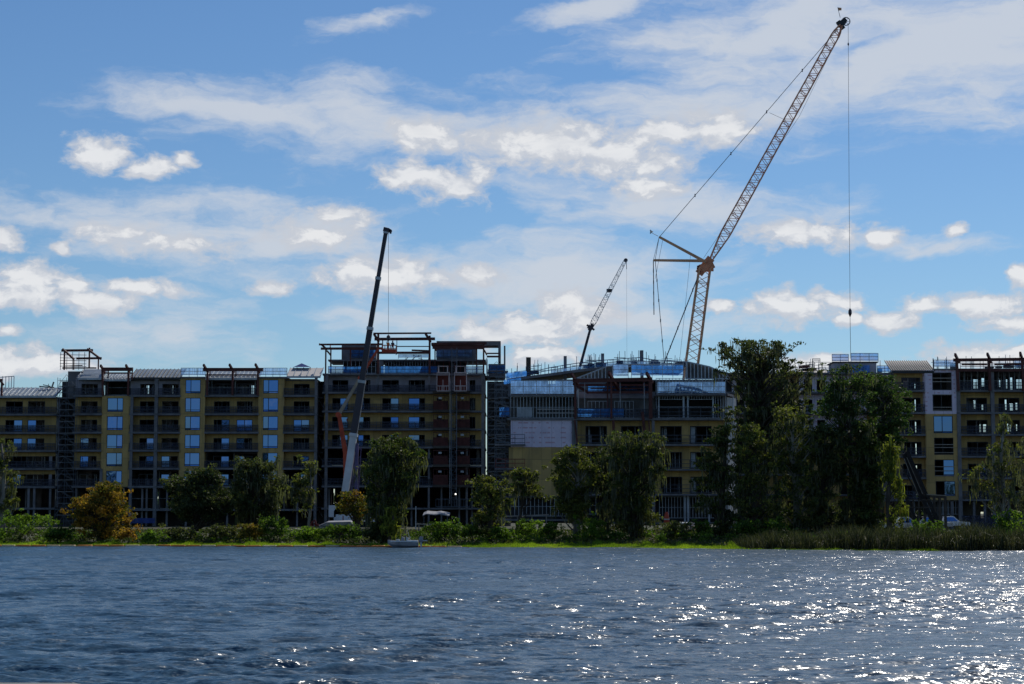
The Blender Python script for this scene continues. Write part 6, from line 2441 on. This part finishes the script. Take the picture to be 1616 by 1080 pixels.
def ramp():
    Y = 206
    f = lambda x, y, dy=0: P(x, y, Y + dy)
    base = f(1450, 828)
    t = thing('loading_ramp', 'black inclined steel ramp with raised deck in front of the right-hand block', 'ramp', Vector((base.x, Y, 1.0)))
    gz = 1.0
    for (a, b, dy, w) in (((1426, 716), (1475, 832), 0, .42), ((1428, 706), (1484, 832), 2.2, .42), ((1430, 712), (1464, 788), -.2, .16), ((1422, 734), (1454, 790), -.2, .12)):
        mb = MB()
        pb = f(*b, dy)
        mb.beam(f(*a, dy), pb, .3, w)
        obj('inclined_beam', mb, M_BLACK, t)
    for (a, b) in (((1427, 724), (1449, 782)), ((1431, 722), (1456, 780))):
        mb = MB()
        mb.beam(f(*a, -.35), f(*b, -.35), .06)
        obj('hand_rail', mb, M_PLANK, t)
    mb = MB()
    mb.beam(f(1424, 769), f(1449, 832), .3, .36)
    mb.beam(f(1464, 784), f(1482, 832), .3, .32)
    obj('inclined_beam', mb, M_BLACK, t)
    dk = MB()
    a, b = f(1459, 781), f(1493, 783)
    dk.prism([a, b, b + Vector((0, 0, -.22)), a + Vector((0, 0, -.22))], (0, 3.0, 0))
    obj('deck', dk, M_WOOD, t)
    eb = MB()
    eb.beam(a + Vector((0, -.03, .04)), b + Vector((0, -.03, .04)), .1)
    obj('deck_edge', eb, M_WOODL, t)
    for x in (1459, 1474, 1482.5, 1491.5):
        for dy in (.15, 2.8):
            lb = MB()
            p = f(x, 784, dy)
            lb.box(p.x - .13, p.x + .13, p.y - .13, p.y + .13, gz - .1, p.z)
            obj('leg', lb, M_WOOD, t)
    bb = MB()
    for y in (789, 801):
        bb.beam(f(1432, y, -.1), f(1470, y, -.1), .12)
    for x in (1441, 1450):
        bb.beam(f(x, 788, 0), f(x, 830, 0), .14)
    obj('brace', bb, M_WOOD, t)


ramp()


def oddments():
    rng = random.Random(9)
    # white tarped pile with its frame
    Y = 214
    f = lambda x, y, dy=0: P(x, y, Y + dy)
    t = thing('tarped_pile', 'white sheet draped over a low pile on the bank below the white crane boom', 'tarped pile', Vector((f(530, 0).x, Y, 1.0)))
    sb = MB()
    sb.prism([f(503, 830), f(515, 824.5), f(553, 823.5), f(558, 828), f(546, 830.5)], (0, 3.0, .15))
    obj('sheet', sb, M_SHEET, t)
    pb = MB()
    for i in range(5):
        pb.tube([f(504, 833 - i * .6, i * .6), f(560, 832 - i * .6, i * .6)], .14, 8)
    obj('pipe', pb, M_PLANK, t)
    lb = MB()
    c = f(530, 836)
    lb.box(c.x - 1.6, c.x + 1.6, Y + .2, Y + 2.7, .9, f(0, 832).z)
    obj('pallet', lb, M_WOOD, t)
    # flat pale awning on posts with goods beneath
    Y = 224
    g = lambda x, y, dy=0: P(x, y, Y + dy)
    t = thing('work_awning', 'flat pale sagging awning on thin posts between boat and hoist', 'awning', Vector((g(689, 0).x, Y, 1.0)))
    ab = MB()
    row = [(667, 813.5), (673, 810.8), (680, 811.5), (688, 812), (694, 811), (702, 812.5), (709, 814)]
    for a, b in zip(row[:-1], row[1:]):
        ab.prism([g(*a), g(*b), g(b[0], b[1] + 1.3), g(a[0], a[1] + 1.3)], (0, 3.2, .35))
    obj('canopy', ab, M_SHEET, t)
    for x in (669, 706):
        for dy in (.2, 2.9):
            lb = MB()
            p = g(x, 813.5, dy)
            lb.box(p.x - .04, p.x + .04, p.y - .04, p.y + .04, .95, p.z)
            obj('post', lb, M_SCAF, t)
    mb = MB()
    p = g(684, 826)
    mb.box(p.x - 1.3, p.x + .9, Y + .4, Y + 1.8, .98, 1.55)
    mb.box(p.x - .9, p.x + .5, Y + .6, Y + 1.6, 1.55, 1.95)
    single('material_stack', mb, M_RED, 'dark red stack of material under the pale awning', 'material stack')
    # pole, lit bank edge board
    mb = MB()
    p = g(659, 800)
    mb.tube([(p.x, Y - 4, .9), (p.x, Y - 4, P(0, 799, Y - 4).z)], .06, 6)
    single('marker_post', mb, M_STUD, 'thin grey upright post left of the pale awning', 'post')
    mb = MB()
    a, b = P(657, 826, 205), P(705, 828, 205)
    mb.prism([a, b, b + Vector((0, 0, -.16)), a + Vector((0, 0, -.16))], (0, .5, 0))
    mb.box(a.x + .2, a.x + .35, 205.05, 205.4, .9, a.z - .1)
    mb.box(b.x - .35, b.x - .2, 205.05, 205.4, .9, b.z - .1)
    single('walkway_board', mb, M_WOODL, 'pale timber walkway edge above the hedge right of the boat', 'walkway')
    # low dock by the boat left
    mb = MB()
    a, b = P(553, 834, 198), P(590, 835, 198)
    mb.box(a.x, b.x, 198, 199.2, a.z - .1, a.z)
    for u in (.1, .5, .9):
        x = a.x + (b.x - a.x) * u
        mb.box(x - .07, x + .07, 198.1, 198.25, .5, a.z - .1)
    single('low_dock', mb, M_WOODL, 'narrow timber dock left of the moored boat behind the shrubs', 'dock')
    mb = MB()
    a, b = P(622, 831.5, 190), P(642, 832.5, 190)
    mb.box(a.x, b.x, 190, 191, a.z - .1, a.z)
    for x in (a.x + .1, b.x - .2):
        mb.box(x, x + .12, 190.2, 190.35, .5, a.z - .1)
    single('timber_shelf', mb, M_WOODL, 'small timber landing shelf directly above the moored boat', 'dock')
    # white ledge planks under the studs
    mb = MB()
    a, b = P(790, 815.5, 226), P(866, 812.5, 226)
    mb.beam(a, b, .5, .14)
    for u in (.05, .35, .65, .95):
        p = a.lerp(b, u)
        mb.box(p.x - .06, p.x + .06, p.y - .06, p.y + .06, .95, p.z - .05)
    single('timber_platform', mb, M_WOODL, 'long low timber platform below the blank yellow wall', 'platform')
    # red barrels / cones
    for (px, py, Y2, lab) in ((1052, 815, 224, 'stacked orange barrel and cone on the ledge below the open balconies'), (1101, 833, 205, 'orange drum beside the pipe rack at the open cypress')):
        p = P(px, py, Y2)
        t = thing('traffic_drum', lab, 'traffic drum', Vector((p.x, Y2, 1.0)), 'orange drums on site')
        z = p.z - .5
        bb = MB()
        bb.tube([(p.x, Y2, .98), (p.x, Y2, 1.05), (p.x, Y2, z), (p.x, Y2, z + .35), (p.x, Y2, z + .9), (p.x, Y2, z + 1.0)], [.40, .34, .33, .30, .2, .12], 14)
        obj('body', bb, M_LIFT, t, smooth=False)
        rb = MB()
        rb.cyl((p.x, Y2, z + .15), (0, 0, 1), .345, .15, 14)
        rb.cyl((p.x, Y2, z - .35), (0, 0, 1), .345, .15, 14)
        obj('band', rb, M_PALE, t)
    # pipe rack
    t = thing('pipe_rack', 'low rack of white pipes beside the orange drum', 'pipe rack', Vector((P(1080, 0, 206).x, 206, 1.0)))
    for i, (xa, xb, y) in enumerate(((1070, 1092, 825.5), (1076, 1098, 826.5), (1082, 1094, 829))):
        pb = MB()
        pb.tube([P(xa, y, 206), P(xb, y + .5, 206 + .3)], .1, 8)
        obj('pipe', pb, M_WHITE, t)
    fb = MB()
    for x in (1078, 1090):
        p = P(x, 830, 206)
        fb.box(p.x - .05, p.x + .05, 206.0, 206.4, .95, p.z + .1)
    obj('stand', fb, M_SCAF, t)
    # red bent machine part left of the tarped pile
    Y = 216
    h = lambda x, y: P(x, y, Y)
    mb = MB()
    mb.tube([h(490, 832), h(493, 824), h(497, 821), h(499, 828), h(503, 829)], .12, 6)
    mb.tube([h(493, 832), h(496, 826), h(500, 832)], .1, 6)
    mb.box(h(489, 0).x, h(502, 0).x, Y - .3, Y + .6, .98, h(0, 831).z)
    single('red_hose_reel', mb, M_HOIST, 'tangled red hose on a low box right of the slim leaning tree', 'hose')
    mb = MB()
    a = h(536.5, 814)
    mb.tube([(a.x, Y + 4, .95), (a.x, Y + 4, a.z)], .06, 6)
    single('red_stake', mb, M_HOIST, 'thin red stake standing behind the white tarped pile', 'stake')
    # rocks / rubble
    for (x, y, lab) in ((456, 829, 'pale curved slab of rubble left of the slim leaning tree'), (474, 825, 'leaning tan rubble slab beside the slim leaning tree')):
        bm = bmesh.new()
        bmesh.ops.create_icosphere(bm, subdivisions=2, radius=.5)
        for v in bm.verts:
            v.co = Vector((v.co.x * 1.7, v.co.y * .9, v.co.z * .55)) * (1 + rng.uniform(-.16, .16))
        me = bpy.data.meshes.new('rubble_slab')
        bm.to_mesh(me); bm.free()
        me.materials.append(M_WOODL)
        o = bpy.data.objects.new('rubble_slab', me)
        COL.objects.link(o)
        p = P(x, y, 213)
        o.location = (p.x, 213, 1.2)
        o.rotation_euler = (0, .35 if x > 460 else .15, .3)
        tag(o, lab, 'rubble')
    # blue tarp under the slab, left
    Y = 311
    a, b = P(206, 818, Y), P(244, 826, Y)
    mb = MB()
    n = 12
    for i in range(n):
        xa, xb = a.x + (b.x - a.x) * i / n, a.x + (b.x - a.x) * (i + 1) / n
        ya, yb = Y + .15 * math.sin(i * 1.3), Y + .15 * math.sin((i + 1) * 1.3)
        mb.prism([(xa, ya, b.z), (xb, yb, b.z), (xb, yb + .1, a.z), (xa, ya + .1, a.z)], (0, .04, 0))
    single('blue_tarp', mb, M_TARP, 'dark blue tarp hanging under the open ground floor of the long block', 'tarp')
    # chain fence on the right, in front of the far ground floor
    Y = 246
    x0, x1 = P(1500, 0, Y).x, P(1650, 0, Y).x
    t = thing('site_fence', 'dark mesh site fence in front of the open ground floor at right', 'fence', Vector(((x0 + x1) / 2, Y, 1.0)))
    n = 8
    for i in range(n + 1):
        x = x0 + (x1 - x0) * i / n
        pb = MB()
        pb.tube([(x, Y, .9), (x, Y, 3.0)], .04, 6)
        obj('post', pb, M_SCAF, t)
    nb = MB()
    nb.box(x0, x1, Y + .06, Y + .08, 1.05, 2.9)
    obj('mesh_screen', nb, M_NET, t)


oddments()


def pier_rail():
    """pale boards of the near pier, just cutting the lower left corner"""
    Y = 3.0
    a, b = P(-140, 1090, Y), P(215, 1077, Y)
    z = P(60, 1076, Y).z
    t = thing('pier_rail', 'pale worn pier rail cutting the bottom left corner', 'railing', Vector((-.8, Y, 0)))
    mb = MB()
    xa, xb = P(-400, 1078, Y).x, P(178, 1078, Y).x
    mb.prism([(xa, Y - .5, z), (xb - .06, Y - .5, z - .002), (xb, Y - .5, z - .012), (xb, Y - .5, z - .09), (xa, Y - .5, z - .09)], (0, .5, 0))
    obj('top_board', mb, M_WOODL, t)
    for x in (xa + .1, xb - .12):
        lb = MB()
        lb.box(x - .05, x + .05, Y - .3, Y - .2, -1.5, z - .09)
        obj('post', lb, M_WOODL, t)


pier_rail()
